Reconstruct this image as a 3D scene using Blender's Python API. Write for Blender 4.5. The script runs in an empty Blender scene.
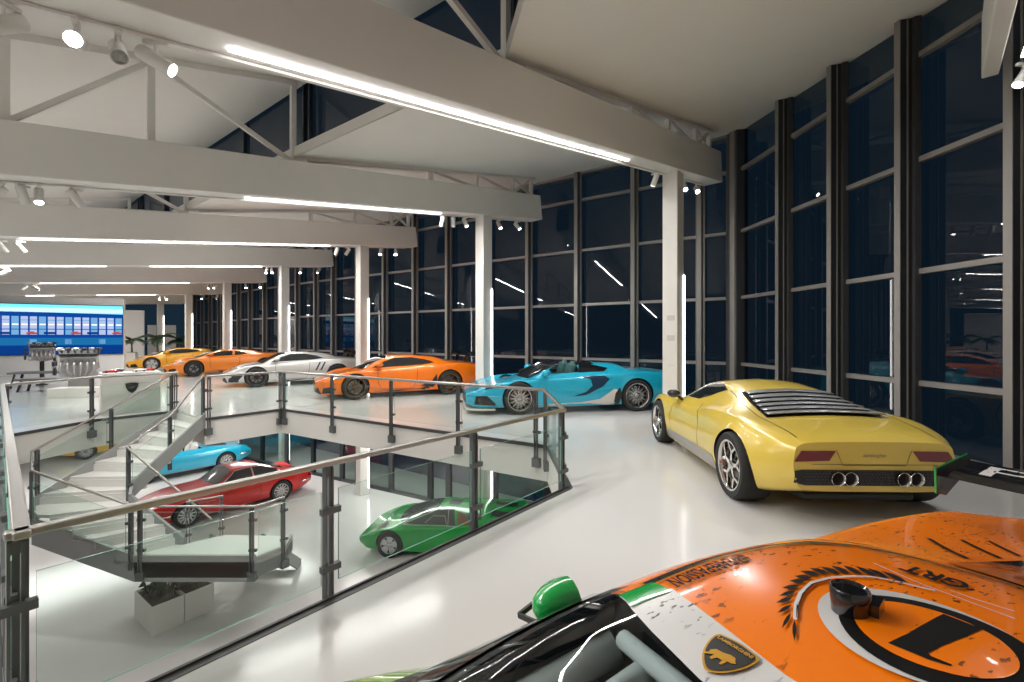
import bpy, bmesh, math, random
from mathutils import Vector, Matrix
from mathutils.bvhtree import BVHTree
random.seed(7)
PI = math.pi
SC = bpy.context.scene
COL = SC.collection

# ---------------------------------------------------------------- materials
MATS = {}
def mat(name, color=(.5,.5,.5), rough=.5, metal=0., coat=0., emit=None, estr=0., spec=.5, noise=0., nscale=8., coat_rough=.04):
    if name in MATS: return MATS[name]
    m = bpy.data.materials.new(name); m.use_nodes = True
    nt = m.node_tree; b = nt.nodes['Principled BSDF']
    b.inputs['Base Color'].default_value = (*color, 1)
    b.inputs['Roughness'].default_value = rough
    b.inputs['Metallic'].default_value = metal
    b.inputs['Specular IOR Level'].default_value = spec
    b.inputs['Coat Weight'].default_value = coat
    b.inputs['Coat Roughness'].default_value = coat_rough
    if emit:
        b.inputs['Emission Color'].default_value = (*emit, 1)
        b.inputs['Emission Strength'].default_value = estr
    if noise:
        tc = nt.nodes.new('ShaderNodeTexCoord'); n = nt.nodes.new('ShaderNodeTexNoise')
        n.inputs['Scale'].default_value = nscale; n.inputs['Detail'].default_value = 4
        nt.links.new(tc.outputs['Object'], n.inputs['Vector'])
        mx = nt.nodes.new('ShaderNodeMix'); mx.data_type = 'RGBA'
        mx.inputs[6].default_value = (*[c*(1-noise) for c in color], 1)
        mx.inputs[7].default_value = (*[min(1, c*(1+noise)) for c in color], 1)
        nt.links.new(n.outputs['Fac'], mx.inputs[0]); nt.links.new(mx.outputs[2], b.inputs['Base Color'])
        mr = nt.nodes.new('ShaderNodeMapRange'); mr.inputs[3].default_value = rough*.85; mr.inputs[4].default_value = min(1, rough*1.15)
        nt.links.new(n.outputs['Fac'], mr.inputs[0]); nt.links.new(mr.outputs[0], b.inputs['Roughness'])
    MATS[name] = m
    return m

def glass(name, tint=(.9,.95,.93), ior=1.5, rough=0.0, refl=1.0):
    if name in MATS: return MATS[name]
    m = bpy.data.materials.new(name); m.use_nodes = True
    nt = m.node_tree; nt.nodes.clear()
    out = nt.nodes.new('ShaderNodeOutputMaterial'); mix = nt.nodes.new('ShaderNodeMixShader')
    fr = nt.nodes.new('ShaderNodeFresnel'); fr.inputs['IOR'].default_value = ior
    mu = nt.nodes.new('ShaderNodeMath'); mu.operation = 'MULTIPLY'; mu.inputs[1].default_value = refl
    t = nt.nodes.new('ShaderNodeBsdfTransparent'); t.inputs[0].default_value = (*tint, 1)
    g = nt.nodes.new('ShaderNodeBsdfGlossy'); g.inputs[0].default_value = (1, 1, 1, 1); g.inputs['Roughness'].default_value = rough
    ge = nt.nodes.new('ShaderNodeNewGeometry'); mr = nt.nodes.new('ShaderNodeMapRange')
    mr.inputs[3].default_value = ior; mr.inputs[4].default_value = 1/ior
    nt.links.new(ge.outputs['Backfacing'], mr.inputs[0]); nt.links.new(mr.outputs[0], fr.inputs['IOR'])
    nt.links.new(fr.outputs[0], mu.inputs[0]); nt.links.new(mu.outputs[0], mix.inputs[0])
    nt.links.new(t.outputs[0], mix.inputs[1]); nt.links.new(g.outputs[0], mix.inputs[2]); nt.links.new(mix.outputs[0], out.inputs[0])
    MATS[name] = m
    return m

def s2l(r, g, b):
    f = lambda c: (c/255/12.92) if c/255 <= .04045 else ((c/255+.055)/1.055)**2.4
    return (f(r), f(g), f(b))

def emis(name, color, strength):
    if name in MATS: return MATS[name]
    m = bpy.data.materials.new(name); m.use_nodes = True
    nt = m.node_tree; nt.nodes.clear()
    out = nt.nodes.new('ShaderNodeOutputMaterial'); e = nt.nodes.new('ShaderNodeEmission')
    e.inputs[0].default_value = (*color, 1); e.inputs[1].default_value = strength
    nt.links.new(e.outputs[0], out.inputs[0]); MATS[name] = m
    return m

M_floor = mat('polished_epoxy_floor', (.60,.592,.58), .14, noise=.03, nscale=1.2, spec=.34)
M_floor2 = mat('polished_epoxy_lower', (.60,.588,.572), .14, noise=.03, nscale=1.2, spec=.4)
M_white = mat('painted_plaster', (.80,.785,.76), .7, noise=.03, nscale=3)
M_fascia = mat('white_fascia', (.74,.71,.67), .6, noise=.02)
M_ceil = mat('ceiling_panel', (.80,.782,.735), .8, noise=.03, nscale=2)
M_beam = mat('beam_cladding', (.80,.788,.755), .6, noise=.02, nscale=3)
M_truss = mat('truss_paint', (.78,.765,.73), .55, noise=.03)
M_col = mat('column_paint', (.72,.70,.66), .6, noise=.03)
M_mull = mat('bronze_mullion', (.10,.103,.108), .42, .4, noise=.05)
M_mullpale = mat('pale_transom', (.29,.275,.258), .45, .3, noise=.04)
M_mulldark = mat('dark_mullion', (.035,.04,.046), .35, .5, noise=.05)
M_trim = mat('dark_edge_trim', (.06,.06,.06), .45)
M_post = mat('anthracite_steel', (.125,.135,.135), .45, .4, noise=.04, nscale=6)
M_inox = mat('brushed_steel_rail', (.40,.385,.36), .33, .85, noise=.02, nscale=4)
M_string = mat('stringer_steel', (.34,.345,.335), .45, .2, noise=.05, nscale=10)
M_tread = mat('pale_stone_tread', (.76,.74,.71), .35, noise=.06, nscale=14)
M_nightglass = glass('night_window_glass', (.30,.36,.40), 1.5, 0, 1.0)
M_lowglass = glass('shop_window_glass', (.62,.72,.68), 1.5, 0, 1.6)
M_railglass = glass('balustrade_glass', (.92,.962,.945), 1.45, 0, .6)
M_railedge = mat('green_glass_edge', (.25,.45,.38), .15, spec=.6)
M_led = emis('led_strip', (1.0,.98,.95), 9.0)
M_ledcol = emis('column_led', (1.0,.965,.93), 8.0)
M_lamp = emis('spot_lens_lit', (1.0,.97,.93), 60.0)
M_spotw = mat('white_spot_housing', (.70,.69,.66), .4)
M_spotin = mat('spot_reflector', (.75,.75,.75), .2, .9)
M_black = mat('satin_black', (.012,.012,.013), .4)
M_vinyl = mat('matt_black_vinyl', (.006,.006,.006), .6, spec=.12)
M_gloss = mat('gloss_black', (.008,.008,.009), .12, coat=.6)
M_rubber = mat('tyre_rubber', (.018,.018,.018), .75)
M_chrome = mat('chrome', (.75,.74,.72), .1, 1.0)
M_rimsil = mat('silver_alloy', (.55,.55,.55), .25, .9)
M_rimdark = mat('dark_alloy', (.06,.06,.062), .3, .8)
M_rimgold = mat('bronze_alloy', (.22,.14,.07), .3, .85)
M_disc = mat('brake_disc', (.28,.27,.26), .35, .9)
M_carglass = mat('tinted_car_glass', (.012,.016,.018), .04, coat=.5, spec=.7)
M_carglassclr = glass('clear_car_glass', (.80,.86,.84), 1.5)
M_tail = mat('tail_lamp_red', (.16,.015,.018), .15, coat=.6)
M_head = mat('headlamp_lens', (.55,.57,.6), .08, .5, coat=.8)
M_lightgrey = mat('light_grey_metal', (.42,.41,.40), .3, .6)

# ---------------------------------------------------------------- mesh builder
class MB:
    def __init__(s): s.v, s.f, s.m = [], [], []
    def add(s, vs, fs, m=0):
        b = len(s.v); s.v += [tuple(v) for v in vs]
        s.f += [tuple(b+i for i in f) for f in fs]; s.m += [m]*len(fs); return s
    def box(s, c, d, rz=0., m=0, mtx=None):
        x, y, z = d[0]/2, d[1]/2, d[2]/2
        vs = [Vector((a*x, b*y, e*z)) for e in (-1,1) for b in (-1,1) for a in (-1,1)]
        R = mtx if mtx is not None else Matrix.Rotation(rz, 3, 'Z')
        vs = [R @ v + Vector(c) for v in vs]
        return s.add(vs, [(0,2,3,1),(4,5,7,6),(0,1,5,4),(2,6,7,3),(0,4,6,2),(1,3,7,5)], m)
    def beam(s, p0, p1, w, h, up=(0,0,1), m=0):
        p0, p1 = Vector(p0), Vector(p1); a = (p1-p0)
        L = a.length; a = a/L; u = Vector(up); sd = a.cross(u)
        if sd.length < 1e-5: sd = a.cross(Vector((1,0,0)))
        sd.normalize(); u = sd.cross(a)
        vs = [p + sd*(i*w/2) + u*(j*h/2) for p in (p0,p1) for i,j in ((-1,-1),(1,-1),(1,1),(-1,1))]
        return s.add(vs, [(0,3,2,1),(4,5,6,7),(0,1,5,4),(1,2,6,5),(2,3,7,6),(3,0,4,7)], m)
    def prism(s, poly, z0, z1, m=0):
        n = len(poly)
        ar = sum(poly[i][0]*poly[(i+1)%n][1]-poly[(i+1)%n][0]*poly[i][1] for i in range(n))
        if ar < 0: poly = poly[::-1]
        f0 = z0 if callable(z0) else (lambda p: z0)
        f1 = z1 if callable(z1) else (lambda p: z1)
        vs = [(p[0],p[1],f0(p)) for p in poly]+[(p[0],p[1],f1(p)) for p in poly]
        fs = [tuple(range(n))[::-1], tuple(range(n,2*n))]+[(i,(i+1)%n,n+(i+1)%n,n+i) for i in range(n)]
        return s.add(vs, fs, m)
    def tube(s, pts, r, seg=8, m=0, closed=False):
        pts = [Vector(p) for p in pts]; n = len(pts); rings = []
        rr = r if isinstance(r, (list, tuple)) else [r]*n
        pu = None
        for i, p in enumerate(pts):
            if closed: t = pts[(i+1)%n]-pts[i-1]
            else: t = (pts[min(i+1,n-1)]-pts[max(i-1,0)])
            t.normalize()
            if pu is None:
                pu = t.orthogonal().normalized()
            else:
                pu = (pu - t*pu.dot(t));
                pu = pu.normalized() if pu.length > 1e-6 else t.orthogonal().normalized()
            q = t.cross(pu)
            rings.append([p + (pu*math.cos(2*PI*k/seg)+q*math.sin(2*PI*k/seg))*rr[i] for k in range(seg)])
        vs = [v for R in rings for v in R]; fs = []
        for i in range(n if closed else n-1):
            j = (i+1) % n
            for k in range(seg):
                l = (k+1) % seg
                fs.append((i*seg+k, i*seg+l, j*seg+l, j*seg+k))
        if not closed:
            fs += [tuple(range(seg))[::-1], tuple((n-1)*seg+k for k in range(seg))]
        return s.add(vs, fs, m)
    def lathe(s, prof, c=(0,0,0), axis='Z', seg=24, m=0, closed=False, mtx=None):
        # prof: (radius, height) pairs
        vs, fs = [], []
        n = len(prof)
        for r, h in prof:
            for k in range(seg):
                a = 2*PI*k/seg; x, y = r*math.cos(a), r*math.sin(a)
                v = (x,y,h) if axis == 'Z' else ((x,h,y) if axis == 'Y' else (h,x,y))
                vs.append(v)
        for i in range(n if closed else n-1):
            j = (i+1) % n
            for k in range(seg):
                l = (k+1) % seg
                q = (i*seg+k, i*seg+l, j*seg+l, j*seg+k)
                fs.append(q if axis != 'Y' else q[::-1])
        if not closed:
            if prof[0][0] > 1e-6: fs.append(tuple(range(seg))[::-1] if axis != 'Y' else tuple(range(seg)))
            if prof[-1][0] > 1e-6:
                e = tuple((n-1)*seg+k for k in range(seg)); fs.append(e if axis != 'Y' else e[::-1])
        M = mtx if mtx is not None else Matrix.Identity(3)
        return s.add([M @ Vector(v) + Vector(c) for v in vs], fs, m)
    def ball(s, c, r, seg=12, rings=7, m=0):
        rx, ry, rz = r if isinstance(r, (tuple, list)) else (r, r, r)
        vs, fs = [], []
        for i in range(rings+1):
            p = PI*i/rings
            for k in range(seg):
                a = 2*PI*k/seg
                vs.append((c[0]+rx*math.sin(p)*math.cos(a), c[1]+ry*math.sin(p)*math.sin(a), c[2]-rz*math.cos(p)))
        for i in range(rings):
            for k in range(seg):
                l = (k+1) % seg
                fs.append((i*seg+k, i*seg+l, (i+1)*seg+l, (i+1)*seg+k))
        return s.add(vs, fs, m)

def mesh_from(name, mb, mats, smooth=False, angle=None):
    me = bpy.data.meshes.new(name)
    me.from_pydata(mb.v, [], mb.f)
    for q in (mats if isinstance(mats, (list, tuple)) else [mats]): me.materials.append(q)
    if any(mb.m): me.polygons.foreach_set('material_index', mb.m)
    bm = bmesh.new(); bm.from_mesh(me)
    bmesh.ops.remove_doubles(bm, verts=bm.verts, dist=1e-5)
    bmesh.ops.recalc_face_normals(bm, faces=bm.faces)
    if angle is not None:
        for f in bm.faces: f.smooth = True
        for e in bm.edges:
            e.smooth = not (len(e.link_faces) == 2 and e.calc_face_angle(0) > math.radians(angle))
    elif smooth:
        for f in bm.faces: f.smooth = True
    bm.to_mesh(me); bm.free()
    return me

def obj(name, mb, mats, parent=None, smooth=False, angle=None, label=None, cat=None, group=None, kind=None, bevel=0):
    me = mesh_from(name, mb, mats, smooth, angle) if isinstance(mb, MB) else mb
    o = bpy.data.objects.new(name, me); COL.objects.link(o)
    if parent: o.parent = parent
    if bevel:
        b = o.modifiers.new('bevel', 'BEVEL'); b.width = bevel; b.segments = 2; b.limit_method = 'ANGLE'
    return tag(o, label, cat, group, kind)

def tag(o, label=None, cat=None, group=None, kind=None):
    for k, v in (('label',label),('category',cat),('group',group),('kind',kind)):
        if v: o[k] = v
    return o

def thing(name, label, cat, loc=(0,0,0), rz=0., group=None):
    o = bpy.data.objects.new(name, None); COL.objects.link(o)
    o.location = loc; o.rotation_euler = (0,0,rz); o.empty_display_size = .2
    return tag(o, label, cat, group)

def struct(name, mb, mats, parent=None, **k):
    return obj(name, mb, mats, parent, kind=None if parent else 'structure', **k)

def copy_tree(o, parent=None):
    c = o.copy(); COL.objects.link(c); c.parent = parent
    for ch in list(o.children): copy_tree(ch, c)
    return c

# the camera: tripod at standing eye height on the gallery
F, Y0, EYE = 466.0, 336.0, 1.70
def gp(x, y, z=0.):
    """a point of the photo, known to lie at height z, as a place in the hall"""
    d = (y-Y0); return Vector(((x-512)/d*(EYE-z), F*(EYE-z)/d, z))
# ================================================================ the hall
LOW = -3.5
SLAB = .55
A_, B_, C_, D_ = Vector((-5.36,10.85)), Vector((.546,7.2)), Vector((.632,5.22)), Vector((-2.065,1.895))
E_, F_, G_, S_ = Vector((-8.66,7.85)), Vector((-8.45,9.45)), Vector((-7.62,10.6)), Vector((-6.31,9.59))
VOID = [A_,B_,C_,D_,E_,F_,G_,S_]
UDIR = Vector((-.818,.575)); Q0 = Vector((5.4,11.35)); Q1 = Q0+UDIR*17.48; Q2 = Vector((-14.2,25.5)); Q3 = Vector((-23.5,34.0))
RW0, RW1 = Vector((5.5,11.2)), Vector((6.12,2.4))
OUT = [Vector((6.25,-1.0)), Vector((6.12,2.4)), Vector((5.5,11.2)), Q0, Q1, Q2, Q3, Vector((-31,27)), Vector((-27,-7)), Vector((-4,-7))]

def ring_mesh(outer, inner, z0, z1, m_top=0, m_side=1):
    bm = bmesh.new()
    def loop(pts, z): return [bm.verts.new((p[0],p[1],z)) for p in pts]
    for z in (z0, z1):
        o = loop(outer, z); i = loop(inner, z)
        es = [bm.edges.new((l[k], l[(k+1)%len(l)])) for l in (o,i) for k in range(len(l))]
        bmesh.ops.triangle_fill(bm, edges=es, use_beauty=True)
        if z == z0: o0, i0 = o, i
    for l0, l1 in ((o0,o),(i0,i)):
        n = len(l0)
        for k in range(n):
            f = bm.faces.new((l0[k], l0[(k+1)%n], l1[(k+1)%n], l1[k])); f.material_index = m_side
    bmesh.ops.recalc_face_normals(bm, faces=bm.faces)
    for f in bm.faces:
        if f.normal.z < -.5: f.material_index = 2
    me = bpy.data.meshes.new('slab'); bm.to_mesh(me); bm.free()
    return me
me = ring_mesh(OUT, VOID, -SLAB, 0.)
for q in (M_floor, M_fascia, M_white): me.materials.append(q)
o = bpy.data.objects.new('floor', me); COL.objects.link(o); tag(o, kind='structure')
b = MB(); b.prism([tuple(p) for p in OUT], LOW-.2, LOW)
struct('floor_lower', b, M_floor2)
# dark edge angle round the opening
n_trim = 0
VO = [(A_,B_),(B_,C_),(C_,D_),(D_,E_),(E_,F_),(F_,G_),(S_,A_)]
cen = Vector((-4,7))
for p, q in VO:
    n_trim += 1
    d = (q-p).normalized(); nrm = Vector((-d.y,d.x))
    if nrm.dot(cen-p) < 0: nrm = -nrm
    b = MB(); z = -.012
    b.beam((p.x+nrm.x*.012, p.y+nrm.y*.012, z), (q.x+nrm.x*.012, q.y+nrm.y*.012, z), .02, .055)
    b.beam((p.x-nrm.x*.025, p.y-nrm.y*.025, .002), (q.x-nrm.x*.025, q.y-nrm.y*.025, .002), .05, .004)
    struct('trim_%d' % n_trim, b, M_trim)

# ---------------------------------------------------------------- roof
BD = Vector((.685,.729)).normalized(); BN = Vector((BD.y,-BD.x))   # along the beams; towards the camera side
COLS = [None, (3.25,9.4,4.99), (-.74,12.2,4.83), (-4.93,15.35,4.66), (-9.2,18.8,4.51), (-13.7,22.4,4.27), (-17.9,25.8,4.01), (-21.5,28.5,3.68)]
BT = [.118,.134,.129,.119,.106,.086,.074,.055]
TE = [0, 2.12, 2.1, 2.0, 1.95, 1.7, 1.6, 1.4]
BH, BW = .69, .44
COLS[0] = (5.49-2.0*BD.x, 5.35-2.0*BD.y, 4.69-2.0*BT[0]); TE[0] = 2.0
def bp(k, t, s=0., z=0.):
    c = COLS[k]
    return Vector((c[0]+BD.x*t+BN.x*s, c[1]+BD.y*t+BN.y*s, c[2]+BT[k]*t+z))
TC = -4.86
TL = -15.0
def zB(k, t): return COLS[k][2]+BT[k]*TC+BH+.13 + (.19 if k else .2)*(t-TC)
def zA(k, t): return zB(k, TC)+1.42 + .225*(t-TC)
WORDS = ['the corner beam','the big front beam','the second beam','the third beam','the fourth beam','the fifth beam','the sixth beam','the far beam']
for k in range(8):
    tl = TL if k else -4.
    b = MB(); p0, p1 = bp(k,tl,0,BH/2), bp(k,TE[k],0,BH/2)
    b.beam(p0, p1, BW if k else .14, BH)
    # shallow reveal groove under the beam that carries strip and track
    o = struct('roof_beam_%d' % (k+1), b, M_beam, bevel=.012)
    if k == 0: continue
    # truss above: verticals, diagonals, top chord
    b = MB()
    ts = [-14.2,-12.4,-10.4,-8.48,-6.97,TC]
    for i, t in enumerate(ts):
        b.beam(bp(k,t,0,BH), (*bp(k,t).xy, zA(k,t)-.02), .09, .09, up=(BD.x,BD.y,0))
        if i:
            a, c = (t,ts[i-1]) if i % 2 else (ts[i-1],t)
            b.beam(bp(k,a,0,BH+.03), (*bp(k,c).xy, zA(k,c)-.07), .07, .07)
    b.beam((*bp(k,TL).xy, zA(k,TL)-.05), (*bp(k,TC).xy, zA(k,TC)-.05), .12, .1)
    b.beam(bp(k,TL,0,BH+.02), bp(k,TC,0,BH+.02), .16, .05)
    ts = [-1.7,-.25,1.1,TE[k]-.22]
    for i, t in enumerate(ts):
        b.beam(bp(k,t,0,BH), (*bp(k,t).xy, zB(k,t)), .09, .09, up=(BD.x,BD.y,0))
        if i:
            b.beam((*bp(k,ts[i-1]).xy, zB(k,ts[i-1])-.04), bp(k,t,0,BH+.03), .06, .06)
            if i == 3: b.beam(bp(k,ts[2],0,BH+.03), (*bp(k,t).xy, zB(k,t)-.04), .06, .06)
    b.beam((*bp(k,TC+.3).xy, zB(k,TC+.3)-.03), (*bp(k,TE[k]-.1).xy, zB(k,TE[k]-.1)-.03), .14, .06)
    struct('roof_beam_truss_%d' % k, b, M_truss)

# ceiling: low and high leaf of each bay with a glazed upstand between them
def bay(ka, kb, name, sa=0., sb=0.):
    def P(k, t, z): p = bp(k, t); return (p.x, p.y, z)
    tE = lambda k: TE[k]+(1.6 if k else 3.2)
    b = MB(); N = 6
    for (z, t0, t1, flip) in ((zB, lambda k: TC, tE, 0), (zA, lambda k: TL, lambda k: TC+.25, 0)):
        vs = []
        for i in range(N+1):
            for k in (ka, kb):
                t = t0(k)+(t1(k)-t0(k))*i/N
                vs.append(P(k, t, z(k, t)))
        vs2 = [(v[0],v[1],v[2]+.18) for v in vs]
        fs = [(2*i,2*i+1,2*i+3,2*i+2) for i in range(N)]
        n = len(vs); fs += [tuple(n+j for j in f[::-1]) for f in fs]
        bd = [0]+[2*i for i in range(1,N+1)]+[2*N+1]+[2*i+1 for i in range(N-1,-1,-1)]
        fs += [(bd[i],bd[(i+1)%len(bd)],n+bd[(i+1)%len(bd)],n+bd[i]) for i in range(len(bd))]
        b.add(vs+vs2, fs, 0)
    # upstand below the clerestory
    for k0, k1 in ((ka,kb),):
        a0, a1 = P(k0,TC,zB(k0,TC)-.02), P(k1,TC,zB(k1,TC)-.02)
        c0, c1 = P(k0,TC+.3,zB(k0,TC)+.33), P(k1,TC+.3,zB(k1,TC)+.33)
        b.add([a0,a1,c1,c0], [(0,1,2,3)], 0)
    struct(name, b, M_ceil)
    # clerestory glazing with a few glazing bars
    g = MB(); z0 = lambda k: zB(k,TC)+.3; z1 = lambda k: zA(k,TC)+.1
    g.add([P(ka,TC+.3,z0(ka)),P(kb,TC+.3,z0(kb)),P(kb,TC+.3,z1(kb)),P(ka,TC+.3,z1(ka))], [(0,1,2,3)])
    w = struct('window_%d' % (60+ka), g, M_nightglass)
    fr = MB()
    for u in (.02,.5,.98):
        q = lambda z: tuple(Vector(P(ka,TC+.27,z(ka))).lerp(Vector(P(kb,TC+.27,z(kb))), u))
        fr.beam(q(z0), q(z1), .05, .07, up=(BD.x,BD.y,0))
    obj('window_frame', fr, M_mulldark, w)
for k in range(7): bay(k+1, k, 'ceiling_%d' % (k+1))
# virtual last bay
b = MB()
p = [bp(7,TL), bp(7,TE[7]+3)]
far = Vector((-6,3,0))
b.add([(*p[0].xy, zB(7,TC)+.2), (*p[1].xy, zB(7,TC)+1.4), (*(p[1]+far*1.3).xy, zB(7,TC)+1.0), (*(p[0]+far*1.3).xy, zB(7,TC)-.2)], [(0,1,2,3)])
struct('ceiling_end', b, M_ceil)
# roof over the camera's corner
b = MB()
c = [bp(0,TL+4), bp(0,5.2)]
b.add([(c[0].x,c[0].y,5.4),(c[1].x,c[1].y,7.1),(c[1].x+4,c[1].y-4.5,7.1),(c[0].x+4,c[0].y-4.5,5.4)], [(0,1,2,3)])
struct('ceiling_corner', b, M_ceil)
for nm, p, q in (('wall_back',(-27,-7),(-4,-7)),('wall_back_corner',(-4,-7),(6.25,-1.0)),('wall_left',(-31,27),(-27,-7))):
    b = MB(); b.beam((p[0],p[1],1.75),(q[0],q[1],1.75), .2, 10.5)
    struct(nm, b, M_white)

# ---------------------------------------------------------------- columns, upper and lower length of each
n_win = 0
for k in range(1, 8):
    c = COLS[k]; z1 = c[2]-.01
    rz = math.atan2(BD.y, BD.x)
    b = MB(); w = .31
    b.box((c[0],c[1],(z1)/2+.0), (w,w,z1), rz)
    o = struct('column_%d' % k, b, M_col, bevel=.012)
    b = MB(); d = Vector((BN.x*.11+BD.x*0, BN.y*.11))
    e = Vector((c[0],c[1])) + BD*.14 + BN*.165
    b.box((e.x,e.y,1.55), (.03,.024,2.75), rz)
    obj('light_strip', b, M_ledcol, o)
    if k == 1:
        b = MB(); f = Vector((c[0],c[1])) - BD*.158 + BN*.02
        for zz, s in ((2.06,.10),(1.66,.11),(1.12,.012)):
            b.box((f.x,f.y,zz), (.006, .16, s), rz)
        obj('notice_plate', b, mat('grey_notice', (.55,.53,.50), .5), o)
    b = MB(); b.box((c[0],c[1],(LOW-SLAB)/2), (w,w,-LOW-SLAB), rz)
    o = struct('column_lower_%d' % k, b, M_col, bevel=.012)
    b = MB(); b.box((e.x,e.y,LOW+1.35), (.03,.024,2.3), rz)
    obj('light_strip', b, M_ledcol, o)

# ---------------------------------------------------------------- facade bays
M_mullside = mat('graphite_fin', (.045,.05,.056), .4, .4, noise=.05)
TRS = [.08, 1.03, 2.62, 4.21, 5.70, 7.2]
def window_bay(p, q, ztop, inward, zs, m_glass, deep=.26, w=.13, side=None):
    """one glazed bay from p to q with its transoms, and the mullion that stands at p"""
    global n_win
    n_win += 1
    d = (q-p).normalized(); zb = zs[0]-.08
    g = MB(); o2 = -inward*.06
    g.add([(p.x+o2.x,p.y+o2.y,zb),(q.x+o2.x,q.y+o2.y,zb),(q.x+o2.x,q.y+o2.y,ztop+.35),(p.x+o2.x,p.y+o2.y,ztop+.35)], [(0,1,2,3)])
    wo = struct('window_%d' % n_win, g, m_glass)
    f = MB()
    for i, z in enumerate(zs):
        if z < ztop: f.beam((p.x,p.y,z),(q.x,q.y,z), .09, .075)
    f.beam((p.x,p.y,ztop-.02),(q.x,q.y,ztop-.02), .12, .1)
    obj('transom_frame', f, M_mullpale, wo)
    t = MB()
    c = p + inward*(deep/2-.05); rz = math.atan2(inward.y, inward.x)
    t.box((c.x,c.y,(ztop+zb)/2+.1), (deep,w,ztop-zb+.3), rz, 0)
    e = p + inward*(deep-.045)
    t.box((e.x,e.y,(ztop+zb)/2+.1), (.012,(w+.02) if side else w*.8,ztop-zb+.28), rz, 1)
    for sg in (-1,1):
        e = p + inward*.05 + d*sg*(w/2+.02)
        t.box((e.x,e.y,(ztop+zb)/2+.1), (.10 if side else .06,.06 if side else .045,ztop-zb+.28), rz, 2)
    if side:
        e = p + inward*(deep*.52); t.box((e.x,e.y,(ztop+zb)/2+.1), (.018,w+.03,ztop-zb+.28), rz, 1)
    struct('trim_mullion_%d' % n_win, t, [M_mullside if side else M_mull, M_mullpale, M_mull if side else M_mullpale])
inw = Vector((-UDIR.y, UDIR.x));
if inw.dot(Vector((0,0))-Q0) < 0: inw = -inw
def ztop_at(p):
    # height where the ceiling meets the glass
    best = None
    for k in range(7):
        a, b_ = Vector(COLS[k][:2]), Vector(COLS[k+1][:2])
        # solve p = a + (b-a)u + BD t
        e = b_-a; det = e.x*BD.y-e.y*BD.x
        r = p-a; u = (r.x*BD.y-r.y*BD.x)/det; t = (e.x*r.y-e.y*r.x)/det
        if -.001 <= u <= 1.001 or (k == 0 and u < 0) or (k == 6 and u > 1):
            uu = max(-.6, min(1.3, u))
            return zB(k,t)*(1-uu)+zB(k+1,t)*uu
    return 6.5
marks = [0.]+[.76+1.71*i for i in range(10)]+[17.48]
pts = [Q0+UDIR*s for s in marks]
d2 = (Q2-Q1); n2 = 4; pts += [Q1+d2*(i/n2) for i in range(1,n2+1)]
d3 = (Q3-Q2); n3 = 7; pts += [Q2+d3*(i/n3) for i in range(1,n3+1)]
for i in range(len(pts)-1):
    p, q = pts[i], pts[i+1]
    d = (q-p).normalized(); iw = Vector((-d.y,d.x))
    if iw.dot(-p) < 0: iw = -iw
    zt = ztop_at((p+q)/2)
    far_ = i > 11
    window_bay(p, q, zt, iw, TRS if not far_ else [.08,1.03,2.62,4.21], M_nightglass)
# side wall of glass at the right
ys = [10.95, 9.42, 8.02, 6.71, 5.31, 3.92, 2.5]
rp = [RW0+(RW1-RW0)*((RW0.y-y)/(RW0.y-RW1.y)) for y in ys]
rp = [RW0+Vector((.0,.1))]+rp[1:]
for i in range(len(rp)-1):
    p, q = rp[i+1], rp[i]
    window_bay(p, q, 7.06, Vector((-1,-.07)).normalized(), TRS, M_nightglass, deep=.33, w=.075, side=1)
b = MB(); b.box((6.25,1.0,3.5), (.2,3.0,7.4)); struct('wall_right', b, M_white)
b = MB(); b.box((5.45,11.3,3.5), (.34,.34,7.3), .3); struct('trim_corner_post', b, M_mull)
# lower storey shopfront under the gallery
P0, P1 = Vector((2.2,11.9)), Vector((-11.6,19.9))
lows = [0,.09,.195,.3,.345,.45,.55,.6,.7,.8,.9,1.]
for i in range(len(lows)-1):
    p, q = P0.lerp(P1, lows[i]), P0.lerp(P1, lows[i+1])
    n_win += 1
    g = MB(); g.add([(p.x,p.y,LOW),(q.x,q.y,LOW),(q.x,q.y,-SLAB),(p.x,p.y,-SLAB)], [(0,1,2,3)])
    wo = struct('window_%d' % n_win, g, M_lowglass)
    f = MB()
    for r in (p,q): f.beam((r.x,r.y,LOW),(r.x,r.y,-SLAB), .2, .09, up=(inw.x,inw.y,0))
    for z in (LOW+.05, -SLAB-.06): f.beam((p.x,p.y,z),(q.x,q.y,z), .1, .1)
    obj('window_frame', f, M_mulldark if i % 2 else M_mull, wo)
b = MB(); b.beam((P1.x,P1.y,(LOW-SLAB)/2),(P1.x-9,P1.y+6,(LOW-SLAB)/2), .2, -LOW-SLAB); struct('wall_lower_far', b, M_white)
b = MB(); b.beam((-27,18,(LOW-SLAB)/2),(-23,26,(LOW-SLAB)/2), .2, -LOW-SLAB); struct('wall_lower_left', b, M_white)
b = MB(); b.beam((2.2,11.9,(LOW-SLAB)/2),(2.6,3.0,(LOW-SLAB)/2), .2, -LOW-SLAB); struct('wall_lower_right', b, M_white)

b = MB(); b.beam((-30.5,22.0,1.6),(-21.7,27.5,1.6), .25, 3.2); struct('wall_far', b, M_white)

b = MB(); p = Vector((3.0,8.1,6.62)); b.lathe([(0,-.05),(.045,-.045),(.055,-.01),(.055,.03),(0,.03)], c=p, seg=16)
obj('smoke_detector', b, M_spotw, label='small white smoke detector on the ceiling right of the big front beam', cat='smoke detector', angle=40)
def area(name, loc, size, power, rot=(0,0,0), color=(1,.975,.945)):
    l = bpy.data.lights.new(name, 'AREA'); l.shape = 'RECTANGLE'; l.size, l.size_y = size; l.energy = power; l.color = color
    o = bpy.data.objects.new(name, l); COL.objects.link(o); o.location = loc; o.rotation_euler = rot
    return o
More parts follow.
